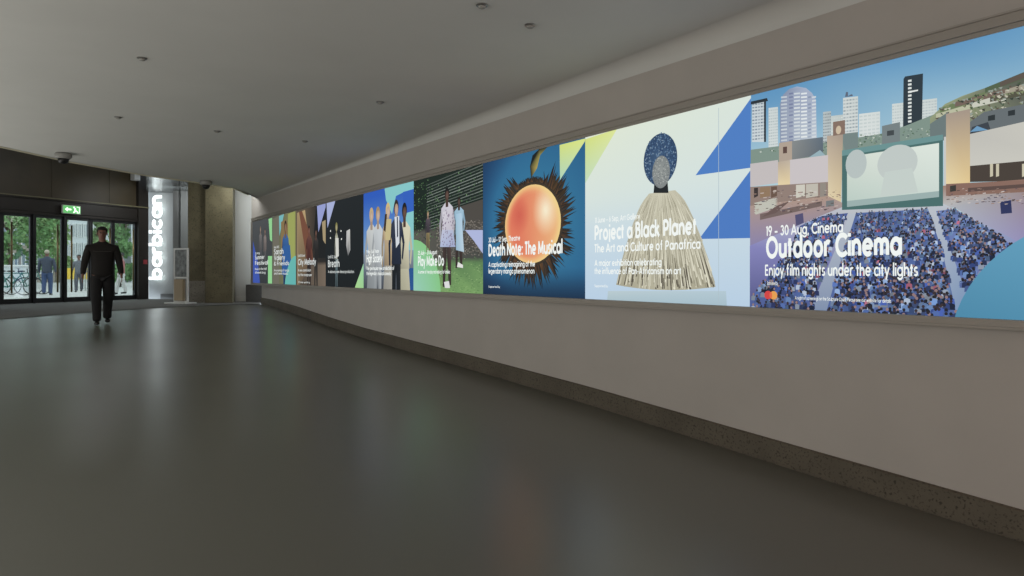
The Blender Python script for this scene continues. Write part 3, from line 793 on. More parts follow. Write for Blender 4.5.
# --- figures for the small posters
def figure(a, x, yt, yb, top, low, skin, hair, wd=.115, dress=False, stride=.0):
    """a standing person printed in the picture: x column, yt crown row, yb foot row"""
    u, v1 = a.P(x, yt); v0 = a.P(x, yb)[1]; h = v1-v0; ww = h*wd
    Y = lambda f: v0+h*f
    sh = lambda c, f: mix(c, (10,12,16), f); hi = lambda c, f: mix(c, (255,255,250), f)
    if dress:
        a.poly([(u-ww*1.25,Y(.03)),(u-ww*.55,Y(.62)),(u+ww*.55,Y(.62)),(u+ww*1.35,Y(.02))], [sh(low,.35),low,hi(low,.1),sh(low,.15)])
    else:
        a.poly([(u-ww*(.75+stride),Y(0)),(u-ww*.72,Y(.5)),(u+ww*.1,Y(.5)),(u-ww*.05,Y(.40)),(u-ww*(.35+stride),Y(0))], [sh(low,.3),low,low,sh(low,.3),sh(low,.4)])
        a.poly([(u+ww*(.28+stride),Y(.02)),(u-ww*.05,Y(.42)),(u-ww*.1,Y(.5)),(u+ww*.72,Y(.5)),(u+ww*(.72+stride),Y(.02))], [sh(low,.4),sh(low,.2),low,hi(low,.06),sh(low,.2)])
    # arms
    a.poly([(u-ww*.95,Y(.80)),(u-ww*1.35,Y(.64)),(u-ww*1.25,Y(.46)),(u-ww*1.0,Y(.46)),(u-ww*1.02,Y(.63)),(u-ww*.7,Y(.74))], sh(top,.22))
    a.poly([(u+ww*.95,Y(.80)),(u+ww*1.38,Y(.64)),(u+ww*1.1,Y(.50)),(u+ww*.9,Y(.52)),(u+ww*1.05,Y(.63)),(u+ww*.7,Y(.74))], sh(top,.12))
    a.poly([(u-ww*.8,Y(.47)),(u-ww*.72,Y(.64)),(u-ww*1.02,Y(.79)),(u-ww*.3,Y(.845)),(u+ww*.3,Y(.845)),(u+ww*1.02,Y(.79)),(u+ww*.75,Y(.64)),(u+ww*.85,Y(.47))], [sh(top,.3),sh(top,.1),top,hi(top,.1),hi(top,.15),hi(top,.08),top,sh(top,.15)])
    a.poly([(u-ww*.22,Y(.80)),(u+ww*.22,Y(.80)),(u+ww*.24,Y(.88)),(u-ww*.24,Y(.88))], sh(skin,.2))
    a.disc((u,Y(.932)), h*.046, h*.064, hair, n=16); a.disc((u+h*.004,Y(.915)), h*.035, h*.048, hi(skin,.1), sh(skin,.12), n=14)

# --- 4 Play Make Do
a = Art(2)
def bg4(u, v):
    if v < .28: return mix((120,164,92), (92,132,78), v/.28+.2*math.sin(u*20+v*31))
    if v < .56: return mix((92,88,80), (70,72,66), u)
    return (22,34,26)
a.grad(bg4, 24, 25)
for i in range(20):
    y0 = 1.68-i*.042
    a.poly([(.45,y0-.10),(PW,y0+.04),(PW,y0+.052),(.45,y0-.090)], mix((140,150,142),(60,70,62),R()*.8)) if y0 > 1.0 else None
a.layer()
for i in range(900):
    u_, v_ = U(0,PW), U(.75,1.66)
    if u_ > .8 and R() < .6: v_ = U(.93,1.12)
    s_ = U(.008,.022)
    a.raw([(u_-s_,v_),(u_,v_+s_),(u_+s_,v_-s_*.3)], [lin(random.choice([(34,66,36),(70,110,60),(16,26,20),(110,150,96),(24,40,28)]))]*3, i%20)
a.px([(440,213),(483.5,199),(483.5,247),(440,247)], (78,72,66))
a.layer()
for i in range(900):
    u_, v_ = U(.75,PW), U(.50,.97)
    a.raw([(u_,v_),(u_+.03,v_),(u_+.03,v_+.012),(u_,v_+.012)], [lin(random.choice([(116,108,98),(70,64,58),(90,84,80),(140,132,122)]))]*4, i%20)
a.layer()
for i in range(400):
    u_, v_ = U(0,PW), U(0,.48)
    a.raw([(u_,v_),(u_+.05,v_+.004),(u_+.02,v_+.012)], [lin(random.choice([(96,140,78),(140,178,108),(80,118,70)]))]*3, i%20)
cc = a.P(413, 295)
a.layer()
for i in range(40):
    t0_, t1_ = 2*math.pi*i/40, 2*math.pi*(i+1)/40
    a.raw([cc, (cc[0]+.92*math.cos(t0_), cc[1]+.86*math.sin(t0_)), (cc[0]+.92*math.cos(t1_), cc[1]+.86*math.sin(t1_))], [lin((150,210,190)), lin((130,204,130)), lin((130,204,130))])
a.px([(465,230),(484.5,230),(484.5,256),(474,241)], (176,186,228))
figure(a, 459, 196, 268, (150,190,214), (70,50,44), (80,56,46), (34,28,26), .13)
a.px([(456,214),(461.5,213),(464,252),(456,250)], [(160,200,224),(180,210,232),(190,214,230),(150,186,210)])
figure(a, 447, 187, 287, (206,202,214), (74,54,50), (92,62,50), (24,20,20), .12)
a.px([(443,212),(452,210),(453,232),(442,232)], [(216,212,222),(206,200,212),(196,190,204),(204,200,214)]); a.px([(442,230),(453,230),(455.5,247),(440,247)], [(196,200,224),(180,188,216),(160,172,210),(178,190,222)])
a.layer()
for i in range(60):
    p = a.P(U(442,454), U(210,246)); a.raw([(p[0],p[1]),(p[0]+.03,p[1]+.01),(p[0]+.02,p[1]-.02)], [lin((130,110,140))]*3, i%20)
figure(a, 428, 211, 252, (70,60,70), (150,130,80), (190,150,120), (150,130,90))
a.px([(444,282),(449,281),(450,288),(445,288)], (226,226,226)); a.px([(458,262),(463,265),(463,268),(457,267)], (230,230,226))
a.text('25 July – 31 August', 418, 255, 437, .085, bold=.02)
a.text('Play Make Do', 418, 266, 444, .20, bold=.03)
a.text('A summer of free play and making for families', 418, 273.5, 450, .07, bold=.015)
a.build('backlit poster reading Play Make Do with two children walking on grass', M_txt)

# --- 5 High Society
a = Art(3)
a.grad(lambda u, v: mix((66,70,80), (140,156,176), v*2.6) if v < .36 else mix((128,172,214), (30,90,196), (v-.36)*1.7))
a.px([(384,184),(403,181),(417,178),(417,250),(404,250),(404,192),(396,196),(392,214),(386,200)], [(128,204,206)]*9)
a.px([(403,192),(417,188),(417,210),(403,214)], (36,96,200))
a.px([(407,268),(417,268),(417,290),(407,290)], (26,84,150))
for (x, y0, y1, t_, l_, s_, h_, w_, d_) in ((371.5,207,322,(196,200,200),(150,156,160),(206,176,150),(200,172,120),.11,True), (378,206,322,(196,202,206),(176,182,186),(206,176,150),(170,140,90),.10,False),
        (404.5,202,328,(214,208,176),(196,192,160),(96,62,48),(24,18,18),.105,True), (388,202,322,(196,170,130),(172,168,156),(214,180,150),(214,186,116),.10,True), (396.3,199,322,(34,42,66),(22,24,32),(200,164,136),(50,38,32),.115,False)):
    figure(a, x, y0, y1, t_, l_, s_, h_, w_, d_)
a.px([(394.5,217),(399.2,216),(399.4,243),(396,248)], (216,222,230)); a.px([(396.8,217),(397.8,217),(398.2,236),(397,238)], (26,34,60))
a.px([(384.5,219),(391.5,219),(390.5,240),(385.5,240)], (200,184,130)); a.px([(385,214),(387,214),(385.5,232),(383.5,230)], (60,44,34))
a.text('19 May – 11 July, Theatre', 366.5, 253.5, 379, .085, bold=.02)
a.text('High Society', 366.5, 262.5, 382.5, .19, bold=.035)
a.text('The spectacular new production of', 366.5, 270, 394, .08, bold=.02)
a.text('the legendary musical comedy', 366.5, 275, 391, .08, bold=.02)
a.build('backlit poster reading High Society with five dressed-up people on blue', M_txt)

# --- 6 black poster
a = Art(4)
a.grad(lambda u, v: mix((20,22,26), (30,32,36), v))
a.px([(326.5,201.5),(336,198.5),(327.5,228)], (168,178,222))
a.px([(354,290),(364.8,290),(364.8,260)], [(170,220,130),(150,210,140),(150,214,170)])
figure(a, 336.5, 222, 292, (170,172,150), (110,134,140), (170,160,110), (130,124,60), .055)
a.px([(335.5,238),(338.5,238),(338.8,256),(336,258)], (214,214,206))
a.px([(346.5,231),(350,229),(350.3,250),(348,256),(346.3,246)], [(190,190,188),(206,206,200),(170,170,170),(90,90,92),(176,176,176)])
a.layer()
for (x, y) in ((330.5,231),(341,231),(330.5,238),(341.5,239)): a.disc(a.P(x,y), .03, .02, (230,232,226), n=8, j=1)
a.text('Until 12 July', 328, 258.5, 337, .08, bold=.02)
a.text('Breath', 328, 267, 339.5, .19, bold=.035)
a.text('A visionary new dance production', 328, 273, 354, .075, bold=.02)
a.build('black backlit poster with two pale figures and a lilac zigzag on top', M_txt2)

# --- 7 brown poster
a = Art(5)
a.grad(lambda u, v: mix((96,82,66), (40,34,32), (u-.3)*1.8) if v > .25 else mix((70,58,48),(120,104,88),u))
a.px([(297,213),(305,210),(311,262),(300,285),(297,285)], [(166,140,96),(190,160,110),(110,84,62),(100,84,66),(150,128,96)])
a.px([(299,212),(302,211),(312,240),(313,262),(307,262)], (120,72,50))
a.px([(316,206),(326.8,203),(326.8,258),(318,258),(314,232)], (26,24,26)); a.px([(317,206),(326.8,203),(318.5,232)], (150,160,216))
a.px([(322,222),(327,219),(326.8,246),(323,240)], (170,150,110))
figure(a, 309, 225, 296, (84,40,34), (50,34,30), (130,76,60), (40,26,24)); figure(a, 316, 228, 290, (36,30,30), (40,36,34), (110,70,54), (30,22,20))
a.text('Until 8 June', 298, 257, 305, .08, bold=.02)
a.text('City Melody', 298, 265, 316, .18, bold=.035)
a.text('A new commission', 298, 271.5, 311, .08, bold=.02); a.text('by the composer', 298, 276, 312, .08, bold=.02)
a.text('Free entry', 298.5, 283, 310, .06, bold=.01)
a.build('brown backlit poster with dim figures beside the black poster', M_txt2)

# --- 8 poster with a blue jacket
a = Art(6)
a.grad(lambda u, v: mix((90,92,80), (128,126,74), u*1.2))
a.px([(288,214),(295,211),(295,266),(287,262)], (156,164,78)); a.px([(279,216),(284,214),(279.5,236)], (110,186,190)); a.px([(273,219),(279,216),(279,290),(273,290)], (110,106,92))
a.px([(281,222),(286,219),(288,224),(288,262),(281,262)], (136,112,66))
figure(a, 285.5, 220, 310, (30,84,150), (24,66,120), (140,100,74), (40,30,26)); a.px([(283,246),(290,245),(292,275),(282,275)], (34,92,160))
cc = a.P(296,297); a.disc(cc, .95, .95, (84,180,180), (92,186,176), n=40)
a.text('May 2025', 274, 248.5, 279, .08, bold=.02)
a.text('Sarah', 274, 254.5, 283.5, .18, bold=.035); a.text('Valery', 274, 260.5, 285, .18, bold=.035); a.text('& Friends', 274, 265.5, 289, .13, bold=.035)
a.text('An evening of songs', 274, 271.5, 289, .08, bold=.02); a.text('and new music', 274, 274.5, 288, .08, bold=.02)
a.build('olive backlit poster with a person in a blue top and a teal curve', M_txt2)

# --- 9 leftmost poster
a = Art(7)
a.grad(lambda u, v: mix((52,54,58), (76,78,80), v))
a.px([(253,241),(258,262),(260,284),(253,284)], (54,84,180)); a.px([(268.5,219),(272.6,217.5),(272.6,242),(270,240)], (140,214,140)); a.px([(268,256),(272.6,256),(272.6,284),(268,284)], (140,214,140))
figure(a, 260.5, 226, 272, (100,96,96), (84,84,90), (160,130,110), (120,100,80)); figure(a, 265, 228, 272, (120,108,104), (90,88,90), (150,116,96), (60,50,44))
a.text('20 May', 255, 254.5, 260, .08, bold=.02)
a.text('Summer', 255, 259.5, 264.5, .15, bold=.035); a.text('Festival', 255, 265, 268, .15, bold=.035)
a.text('Music in the hall', 255, 270, 266.5, .08, bold=.02); a.text('all week long', 255, 273.5, 265.5, .08, bold=.02)
a.build('leftmost dark grey backlit poster with a blue wedge and pale green bar', M_txt2)

# ------------------------------------------------------------------ ceiling fittings
def on_ceiling(px, py):
    D = (ZC-HC)*F/(HZ-py); return ((px-CX)/F*D, D)
spots = [(530,25,'round white smoke detector on the ceiling nearest the camera'), (380,102,'round white smoke detector in the middle of the ceiling'),
         (142,58,'white smoke detector at the left of the ceiling, nearer than its neighbours'), (118,117,'small white detector on the ceiling above the glass doors'),
         (217,131,'small white detector on the ceiling towards the concrete column'), (305,141,'small white detector on the ceiling above the farther posters'), (482,5,'small white detector beside the top edge of the view')]
base = None
for i, (x, y, lb) in enumerate(spots):
    X, Y = on_ceiling(x, y)
    if base is None:
        r = empty('smoke_detector', (X, Y, ZC), 0, lb, 'smoke detector', 'ceiling detectors')
        MB().lathe([(.045,0),(.045,-.008),(.04,-.011)]).build('base', M_steel, r, smooth=False)
        MB().lathe([(.032,-.010),(.030,-.018),(.022,-.026),(.006,-.028)]).build('sensor_head', mat('dull_white_plastic', (150,150,145), .5), r, smooth=True)
        base = r
    else:
        r = copy_tree(base); r.location = (X, Y, ZC); r['label'] = lb
def dome(X, Y, lb, first=[None]):
    if first[0] is None:
        r = empty('dome_camera', (X, Y, ZC), 0, lb, 'security camera', 'dome security cameras')
        MB().lathe([(.11,0),(.13,-.02),(.13,-.075),(.10,-.10)]).build('housing', mat('grey_camera_housing', (140,140,136), .5), r, smooth=True)
        MB().lathe([(.085,-.10),(.08,-.14),(.055,-.175),(.01,-.19)]).build('dome_lens', M_black, r, smooth=True)
        first[0] = r
    else:
        r = copy_tree(first[0]); r.location = (X, Y, ZC); r['label'] = lb
X, Y = on_ceiling(57.5, 153); dome(X+.1, Y, 'dome security camera on the ceiling edge above the glass doors')
X, Y = on_ceiling(207, 181); dome(X, Y-.05, 'dome security camera on the ceiling before the concrete column')
# small white projector on the dark header
pj = empty('wall_speaker', EM @ Vector((ent(132), .03, 3.72)), math.atan2(dE.y, dE.x), 'small white box fitting high on the dark header by the corner', 'speaker')
MB().box(-.10,.10,-.22,-.02,0,.28).build('cabinet', M_white, pj, bevel=.02)
MB().box(-.03,.03,-.03,.0,.08,.2).build('bracket', M_dark, pj)

# ------------------------------------------------------------------ people
def skin_mesh(name, chains, m, parent, sub=2, label=None):
    """chains: list of lists of (x,y,z,r) or (x,y,z,rx,ry); first point of a chain may be an int index to branch from"""
    vs, es, rs = [], [], []
    for ch in chains:
        prev = None
        for p in ch:
            if isinstance(p, int): prev = p; continue
            vs.append(p[:3]); rs.append((p[3], p[4] if len(p) > 4 else p[3]))
            if prev is not None: es.append((prev, len(vs)-1))
            prev = len(vs)-1
    me = bpy.data.meshes.new(name); me.from_pydata(vs, es, [])
    o = bpy.data.objects.new(name, me); C.objects.link(o)
    sk = o.modifiers.new('Skin', 'SKIN'); sk.use_smooth_shade = True
    for i, r in enumerate(rs): me.skin_vertices[0].data[i].radius = r
    me.skin_vertices[0].data[0].use_root = True
    s = o.modifiers.new('Sub', 'SUBSURF'); s.levels = sub; s.render_levels = sub
    bpy.context.view_layer.update()
    dg = bpy.context.evaluated_depsgraph_get()
    nm = bpy.data.meshes.new_from_object(o.evaluated_get(dg))
    bpy.data.objects.remove(o); nm.name = name; nm.materials.clear(); nm.materials.append(m)
    for p in nm.polygons: p.use_smooth = True
    o = bpy.data.objects.new(name, nm); C.objects.link(o); o.parent = parent
    if label: o['label'] = label
    return o
def ellipsoid(bm, c, r, n=16, k=10):
    rows = []
    for i in range(1, k):
        a_ = math.pi*i/k
        rows.append([bm.verts.new((c[0]+r[0]*math.sin(a_)*math.cos(2*math.pi*j/n), c[1]+r[1]*math.sin(a_)*math.sin(2*math.pi*j/n), c[2]+r[2]*math.cos(a_))) for j in range(n)])
    t_ = bm.verts.new((c[0],c[1],c[2]+r[2])); b_ = bm.verts.new((c[0],c[1],c[2]-r[2]))
    for j in range(n):
        bm.faces.new((t_, rows[0][j], rows[0][(j+1)%n])); bm.faces.new((b_, rows[-1][(j+1)%n], rows[-1][j]))
        for q in range(len(rows)-1): bm.faces.new((rows[q][j], rows[q+1][j], rows[q+1][(j+1)%n], rows[q][(j+1)%n]))

M_skin = mat('skin', (112,76,62), .55); M_eye = mat('eye_white', (200,200,195), .3)
def person(loc, yaw, H, top, low, hairc, shoe, label, stride=0, hem=.92, bag=False, detail=True):
    k = H/1.86
    r = empty('person', loc, yaw, label, 'person')
    q = lambda L: [p if isinstance(p, int) else tuple(v*k for v in p) for p in L]
    fl, bl = -.10-stride, .10+stride       # feet fore/aft (front is -y)
    # body: pelvis root, spine, neck, head; arms with hands; legs
    body = [q([(0,0,1.0,.13,.10),(0,.005,1.2,.13,.10),(0,.01,1.38,.15,.10),(0,0,1.53,.062,.062),(0,-.012,1.61,.058,.062),(0,-.02,1.67,.072,.088),(0,-.015,1.75,.078,.096),(0,-.008,1.82,.058,.072)])]
    hip = 0; chest = 2
    idx = 8
    for s in (-1, 1):
        fy = fl*.5 if s < 0 else bl*.5
        y_f = (-.14-stride) if s < 0 else (.06+stride)
        lift = 0 if s < 0 else .035
        body.append([hip]+q([(s*.10,0,.92,.095,.10),(s*.095,(y_f)*.45-.03,.54+lift,.062,.068),(s*.085,y_f*.9+.02,.30+lift,.056,.060),(s*.08,y_f+.02,.09+lift,.036,.042)]))
        sw = .05 if s < 0 else -.06
        body.append([chest]+q([(s*.20,0,1.44,.055),(s*.265,.02,1.22,.046),(s*.30,-.03+sw,1.02,.037),(s*.315,-.06+sw,.93,.030,.022),(s*.318,-.07+sw,.865,.040,.020)]))
    skin_mesh('body', body, M_skin, r)
    # fingers
    for s in (-1, 1):
        sw = .05 if s < 0 else -.06
        ch = []
        for j, (dx, ln) in enumerate(((-.027,.072),(-.009,.084),(.009,.078),(.026,.06))):
            x0 = s*.318; y0 = -.07+sw+dx
            ch.append(q([(x0,y0,.86,.0095),(x0+s*.004,y0-.003,.86-ln*.5,.009),(x0-s*.010,y0-.006,.86-ln,.0075)]))
        ch.append(q([(s*.315,-.095+sw,.90,.012),(s*.308,-.122+sw,.868,.0105),(s*.305,-.128+sw,.84,.009)]))
        for c_ in ch: pass
        skin_mesh('fingers', ch, M_skin, r, sub=1)
    # face
    bm = bmesh.new()
    for s in (-1, 1):
        ellipsoid(bm, (s*.08*k, 0, 1.715*k), (.012*k,.022*k,.034*k), 8, 6)      # ears
    ellipsoid(bm, (0,-.112*k,1.70*k), (.014*k,.020*k,.026*k), 8, 6)            # nose
    m_ = MB(); m_.bm.free(); m_.bm = bm; m_.build('nose_and_ears', M_skin, r, smooth=True)
    bm = bmesh.new()
    for s in (-1, 1): ellipsoid(bm, (s*.03*k,-.098*k,1.735*k), (.014*k,.010*k,.008*k), 8, 6)
    m_ = MB(); m_.bm.free(); m_.bm = bm; m_.build('eyes', M_black, r, smooth=True)
    bm = bmesh.new(); ellipsoid(bm, (0,-.103*k,1.652*k), (.026*k,.010*k,.007*k), 10, 6)
    m_ = MB(); m_.bm.free(); m_.bm = bm; m_.build('mouth', mat('lips', (120,70,64), .5), r, smooth=True)
    # hair cap
    bm = bmesh.new(); ellipsoid(bm, (0,.010*k,1.775*k), (.090*k,.108*k,.088*k), 20, 14)
    for v in bm.verts:
        if v.co.y < -.02*k and v.co.z < 1.79*k: v.co.z = 1.79*k+(v.co.z-1.79*k)*.1
    m_ = MB(); m_.bm.free(); m_.bm = bm; m_.build('hair', hairc, r, smooth=True)
    # clothes
    tp = [q([(0,0,hem-.09,.205,.145),(0,.0,1.05,.20,.14),(0,.01,1.34,.215,.14),(0,.005,1.47,.165,.11),(0,.003,1.545,.088,.085),(0,0,1.60,.07,.07)])]
    for s in (-1, 1):
        sw = .05 if s < 0 else -.06
        tp.append([3]+q([(s*.215,0,1.445,.082),(s*.275,.02,1.22,.068),(s*.305,-.03+sw,1.02,.054),(s*.315,-.055+sw,.935,.046)]))
    skin_mesh('jumper', tp, top, r)
    tr = [q([(0,0,1.0,.155,.12)])]
    for s in (-1, 1):
        y_f = (-.14-stride) if s < 0 else (.06+stride); lift = 0 if s < 0 else .035
        tr.append([0]+q([(s*.095,0,.88,.118,.12),(s*.098,(y_f)*.45-.03,.54+lift,.092,.096),(s*.09,y_f*.9+.02,.30+lift,.078,.084),(s*.085,y_f+.02,.12+lift,.066,.078),(s*.085,y_f+.02,.06+lift,.066,.078)]))
    skin_mesh('trousers', tr, low, r)
    for s in (-1, 1):
        y_f = (-.14-stride) if s < 0 else (.06+stride); lift = 0 if s < 0 else .03
        skin_mesh('shoe', [q([(s*.083,y_f+.07,.045+lift,.042,.042),(s*.085,y_f-.02,.048+lift,.048,.046),(s*.088,y_f-.12,.038+lift,.050,.036),(s*.09,y_f-.17,.034+lift,.04,.03)])], shoe, r, sub=2)
    return r
M_blackcloth = mat('black_cloth', (20,17,15), .9, noise=.2, nscale=30); M_blackcloth2 = mat('dark_trousers', (16,16,18), .9)
M_hair = mat('dark_hair', (26,22,20), .7); M_shoe = mat('black_shoe', (14,14,14), .35)
px_, py_ = -7.86, 13.1
zf_ = fz(px_, py_)
pr = person((px_, py_, zf_+.0), math.atan2(-px_, -py_)*0+math.atan2(py_, px_)-math.pi/2, 1.88, M_blackcloth, M_blackcloth2, M_hair, M_shoe, 'person in a dark jumper and black trousers walking in from the doors')
# faint seam across the chest
m = MB()
tube_pts = [(-.15,-.122,1.40),(-.08,-.142,1.395),(0,-.148,1.395),(.08,-.142,1.395),(.15,-.122,1.40)]
for p, q in zip(tube_pts, tube_pts[1:]): m.tube(p, q, .004, n=6)
m.build('chest_seam', mat('grey_piping', (70,66,62), .8), pr)

# ------------------------------------------------------------------ street outside
GZ = .70
M_pave = mat('pale_paving', (172,170,164), .8, noise=.08, nscale=2)
MB().prism([(-14.6,16.2),(-11.9,22.3),(-8,23.5),(-12,80),(-90,80),(-90,5),(-16,5)], GZ-.1, GZ).build('ground', M_pave, kind='structure')
def far(px, D): return (px-CX)/F*D
M_leaf = [mat('foliage_a', (96,132,78), .7, noise=.45, nscale=2), mat('foliage_b', (126,154,98), .7, noise=.4, nscale=2)]
M_bark = mat('bark', (84,74,62), .9, noise=.3, nscale=8)
def tree(px, D, h, rad, lb, mi, seed):
    rnd = random.Random(seed); X = far(px, D)
    r = empty('street_tree', (X, D, GZ), 0, lb, 'tree', 'trees across the street')
    m = MB(); m.tube((0,0,0), (0,0,h*.5), .09, .07); 
    for i in range(5):
        t_ = i*1.3; m.tube((0,0,h*.42), (rad*.5*math.cos(t_), rad*.5*math.sin(t_), h*.68), .07, .03, n=7)
    m.build('trunk', M_bark, r, smooth=True)
    m = MB()
    blobs = [(rnd.uniform(-.6,.6)*rad, rnd.uniform(-.6,.6)*rad, h*.56+rnd.uniform(-.42,.34)*h, rnd.uniform(.35,.6)*rad) for _ in range(16)]
    for _ in range(3200):
        b_ = rnd.choice(blobs); d = Vector((rnd.gauss(0,1), rnd.gauss(0,1), rnd.gauss(0,1))).normalized()*b_[3]*rnd.uniform(.6,1)
        c = Vector(b_[:3])+d; a1 = Vector((rnd.gauss(0,1), rnd.gauss(0,1), rnd.gauss(0,1))).normalized()*.14; a2 = a1.orthogonal().normalized()*.08
        m.face([c-a1, c-a2, c+a1, c+a2])
    m.build('foliage', M_leaf[mi], r)
tree(10, 40, 7.5, 2.2, 'leafy green tree seen through the leftmost glass door', 0, 1)
tree(45, 47, 8.5, 1.5, 'green tree behind the bystander outside the second glass door', 1, 2)
tree(102, 50, 7.6, 1.0, 'narrow green tree outside behind the head of the walking person', 1, 4)
tree(120, 42, 6.0, 1.0, 'slim bushy tree outside the rightmost glass door', 0, 5)
# buildings
M_pale = mat('pale_facade', (196,200,200), .8, noise=.05); M_brick = mat('grey_brown_facade', (150,142,130), .9, noise=.15, nscale=3)
M_win = mat('window_glass', (110,124,132), .2)
def building(px0, px1, D, h, wallm, lb, nx, nz, frame=M_white):
    x0, x1 = far(px0, D), far(px1, D)
    r = empty('building', ((x0+x1)/2, D, GZ), 0, lb, 'building'); w = (x1-x0)/2
    MB().box(-w, w, 0, 6, 0, h).build('wall', wallm, r)
    m = MB(); m.box(-w-.1, w+.1, -.15, 6, h, h+.3); m.build('roof', wallm, r)
    src = None
    for i in range(nx):
        for j in range(nz):
            cx_ = -w+(i+.5)*2*w/nx; cz = .4+(j+.5)*(h-.6)/nz
            if src is None:
                wm, hm = w/nx*.72, (h-.6)/nz*.36
                src = MB().box(-wm, wm, -.05, .02, -hm, hm).build('window', M_win, r); o = src
                m = MB()
                for t_ in (-wm, -.03, wm-.06): m.box(t_, t_+.06, -.09, -.05, -hm, hm)
                for t_ in (-hm, hm-.06): m.box(-wm, wm, -.09, -.05, t_, t_+.06)
                fr_ = m.build('window_frame', frame, src)
            else:
                o = src.copy(); C.objects.link(o); f2 = fr_.copy(); C.objects.link(f2); f2.parent = o
            o.location = (cx_, 0, cz)
building(60, 101, 60, 14, M_pale, 'pale gridded building seen through the third glass door', 7, 8)
building(-60, 55, 62, 11, M_brick, 'grey-brown building behind the street trees on the left', 10, 4)
building(131, 175, 63, 12, M_pale, 'pale building behind the trees at the right glass doors', 5, 5)
# low white wall / kerb planter
M_cloth = lambda n, c: mat(n, c, .9)
person((far(47,26.5), 26.5, GZ), math.pi+.3, 1.76, M_cloth('grey_jacket',(64,70,84)), M_cloth('blue_jeans',(62,78,112)), mat('fair_hair',(170,160,140),.8), M_shoe, 'bystander outside in a dark jacket and blue jeans seen from behind')
person((far(121.5,27.5), 27.5, GZ), -.9, 1.68, M_cloth('dusty_red_top',(150,96,92)), M_cloth('pale_trousers',(186,182,178)), M_hair, M_shoe, 'bystander outside in a dull red top seen through the rightmost door', stride=.06)
person((far(79,31), 31, GZ), .4, 1.7, M_cloth('grey_coat',(96,98,104)), M_cloth('grey_trousers',(72,74,82)), M_hair, M_shoe, 'bystander outside in a grey coat beside the yellow barrier', stride=.08)
# bicycles
def bicycle(X, Y, yaw, lb, src=None):
    if src:
        r = copy_tree(src); r.location = (X, Y, GZ); r.rotation_euler = (0,0,yaw); r['label'] = lb; return r
    r = empty('bicycle', (X, Y, GZ), yaw, lb, 'bicycle', 'bicycles parked outside')
    for x in (-.52, .52):
        m = MB(); m.torus((x,0,.35), .33, .02); w = m.build('wheel', M_black, r, smooth=True)
        m = MB()
        for i in range(12):
            t_ = i*math.pi/6; m.tube((x,0,.35), (x+.32*math.cos(t_),0,.35+.32*math.sin(t_)), .003, n=4)
        m.build('spokes', M_steel, w)
    m = MB(); fc = mat('teal_frame', (40,110,100), .4)
    P_ = dict(bb=(0,0,.32), seat=(-.16,0,.85), head=(.36,0,.86), rear=(-.52,0,.35), front=(.52,0,.35), ht=(.38,0,.76))
    for p, q in (('bb','seat'),('bb','ht'),('seat','head'),('seat','rear'),('bb','rear'),('head','front')): m.tube(P_[p], P_[q], .018, n=8)
    m.build('frame', fc, r, smooth=True)
    m = MB(); m.tube((.34,0,.86), (.32,0,1.02), .015); m.tube((.32,-.27,1.02), (.32,.27,1.02), .014); m.build('handlebar', M_black, r, smooth=True)
    m = MB(); bm = m.bm; ellipsoid(bm, (-.19,0,.93), (.14,.07,.035)); m.tube((-.16,0,.84),(-.18,0,.92),.014); m.build('saddle', M_black, r, smooth=True)
    return r
b0 = bicycle(far(8,26), 26, .5, 'leftmost parked bicycle outside the left glass door')
bicycle(far(17,26.6), 26.6, .7, 'middle of the three parked bicycles outside', b0)
bicycle(far(27,27.2), 27.2, .4, 'parked bicycle outside nearest the standing bystander', b0)
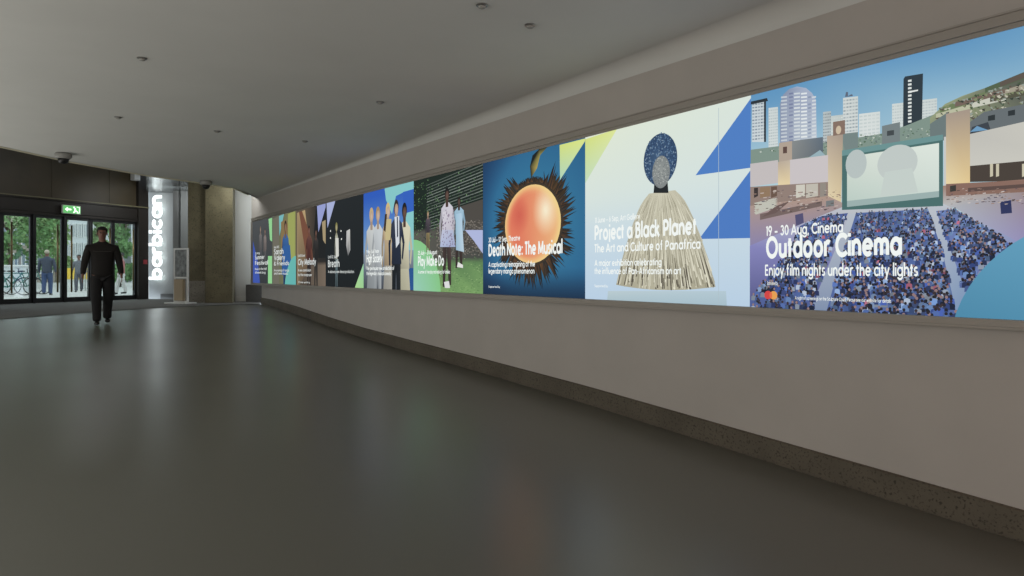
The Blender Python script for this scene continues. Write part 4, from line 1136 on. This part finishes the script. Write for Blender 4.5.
# white cabinet behind bicycles, yellow barrier
r = empty('street_cabinet', (far(14,31), 31, GZ), .2, 'pale street cabinet behind the parked bicycles outside', 'cabinet')
MB().box(-.8,.8,-.3,.3,0,1.15).build('casing', M_pale, r, bevel=.02); MB().box(-.85,.85,-.35,.35,1.15,1.22).build('lid', M_white, r, bevel=.01)
r = empty('street_barrier', (far(74,33), 33, GZ), .1, 'yellow and white street barrier outside the third glass door', 'barrier')
M_yel = mat('yellow_paint', (226,188,60), .5)
m = MB(); m.box(-.6,.6,-.02,.02,.55,1.1); m.build('board', M_yel, r)
m = MB(); m.box(-.6,.6,-.03,.03,.15,.4); m.build('lower_board', M_white, r)
for x in (-.55, .5): MB().box(x, x+.05, -.04, .04, 0, 1.15).build('leg', M_steel, r)

# ------------------------------------------------------------------ light
w = bpy.data.worlds.new('World'); sc.world = w; w.use_nodes = True
bg = w.node_tree.nodes['Background']; bg.inputs[0].default_value = (.80,.90,1.0,1); bg.inputs[1].default_value = 2.2
def area(name, loc, target, size, size_y, power, col, spread=math.pi):
    l = bpy.data.lights.new(name, 'AREA'); l.shape = 'RECTANGLE'; l.size = size; l.size_y = size_y; l.energy = power; l.color = col; l.spread = spread
    o = bpy.data.objects.new(name, l); C.objects.link(o); o.location = loc
    o.rotation_euler = (Vector(target)-Vector(loc)).to_track_quat('-Z', 'Y').to_euler()
    return o
area('hall_fill_behind', (-.3,-3.9,1.6), (-1.5,8,2.6), 5, 2.4, 165, (1,.94,.87))  # unseen fill added behind the camera to brighten the hall
area('warm_fill_right', (6.4,-2.0,2.0), (2.6,5,1.4), 1.6, 1.6, 90, (1,.52,.44))  # unseen warm fill, added to tint the near right wall pink
pl = LW(6, 2.85); area('hall_fill_left', (pl[0], pl[1], 2.0), (pl[0]+.83, pl[1]+.56, 2.15), 16, 2.2, 215, (1,.99,.93))  # unseen long fill added at the left wall for ambient light
area('end_wall_light', (-7.6,18.5,4.2), (-7.9,19.95,1.7), .5, .4, 55, (.97,1,.98))
area('bay_light', (-10.3,20.3,4.0), (-11.2,22,2.2), 1.2, .5, 26, (.92,.97,1))
area('entrance_light', (-9.8,16.8,5.2), (-9.8,17,0), 1.5, 1.5, 50, (.95,.97,1))

# ------------------------------------------------------------------ camera
cam = bpy.data.cameras.new('camera'); co = bpy.data.objects.new('camera', cam); C.objects.link(co)
co.location = (0, 0, HC); co.rotation_euler = (math.pi/2, 0, 0)
cam.sensor_width = 36; cam.lens = F/1024*36; cam.shift_y = -(288-HZ)/1024; cam.clip_end = 300
sc.camera = co
sc.view_settings.view_transform = 'Standard'; sc.view_settings.look = 'None'
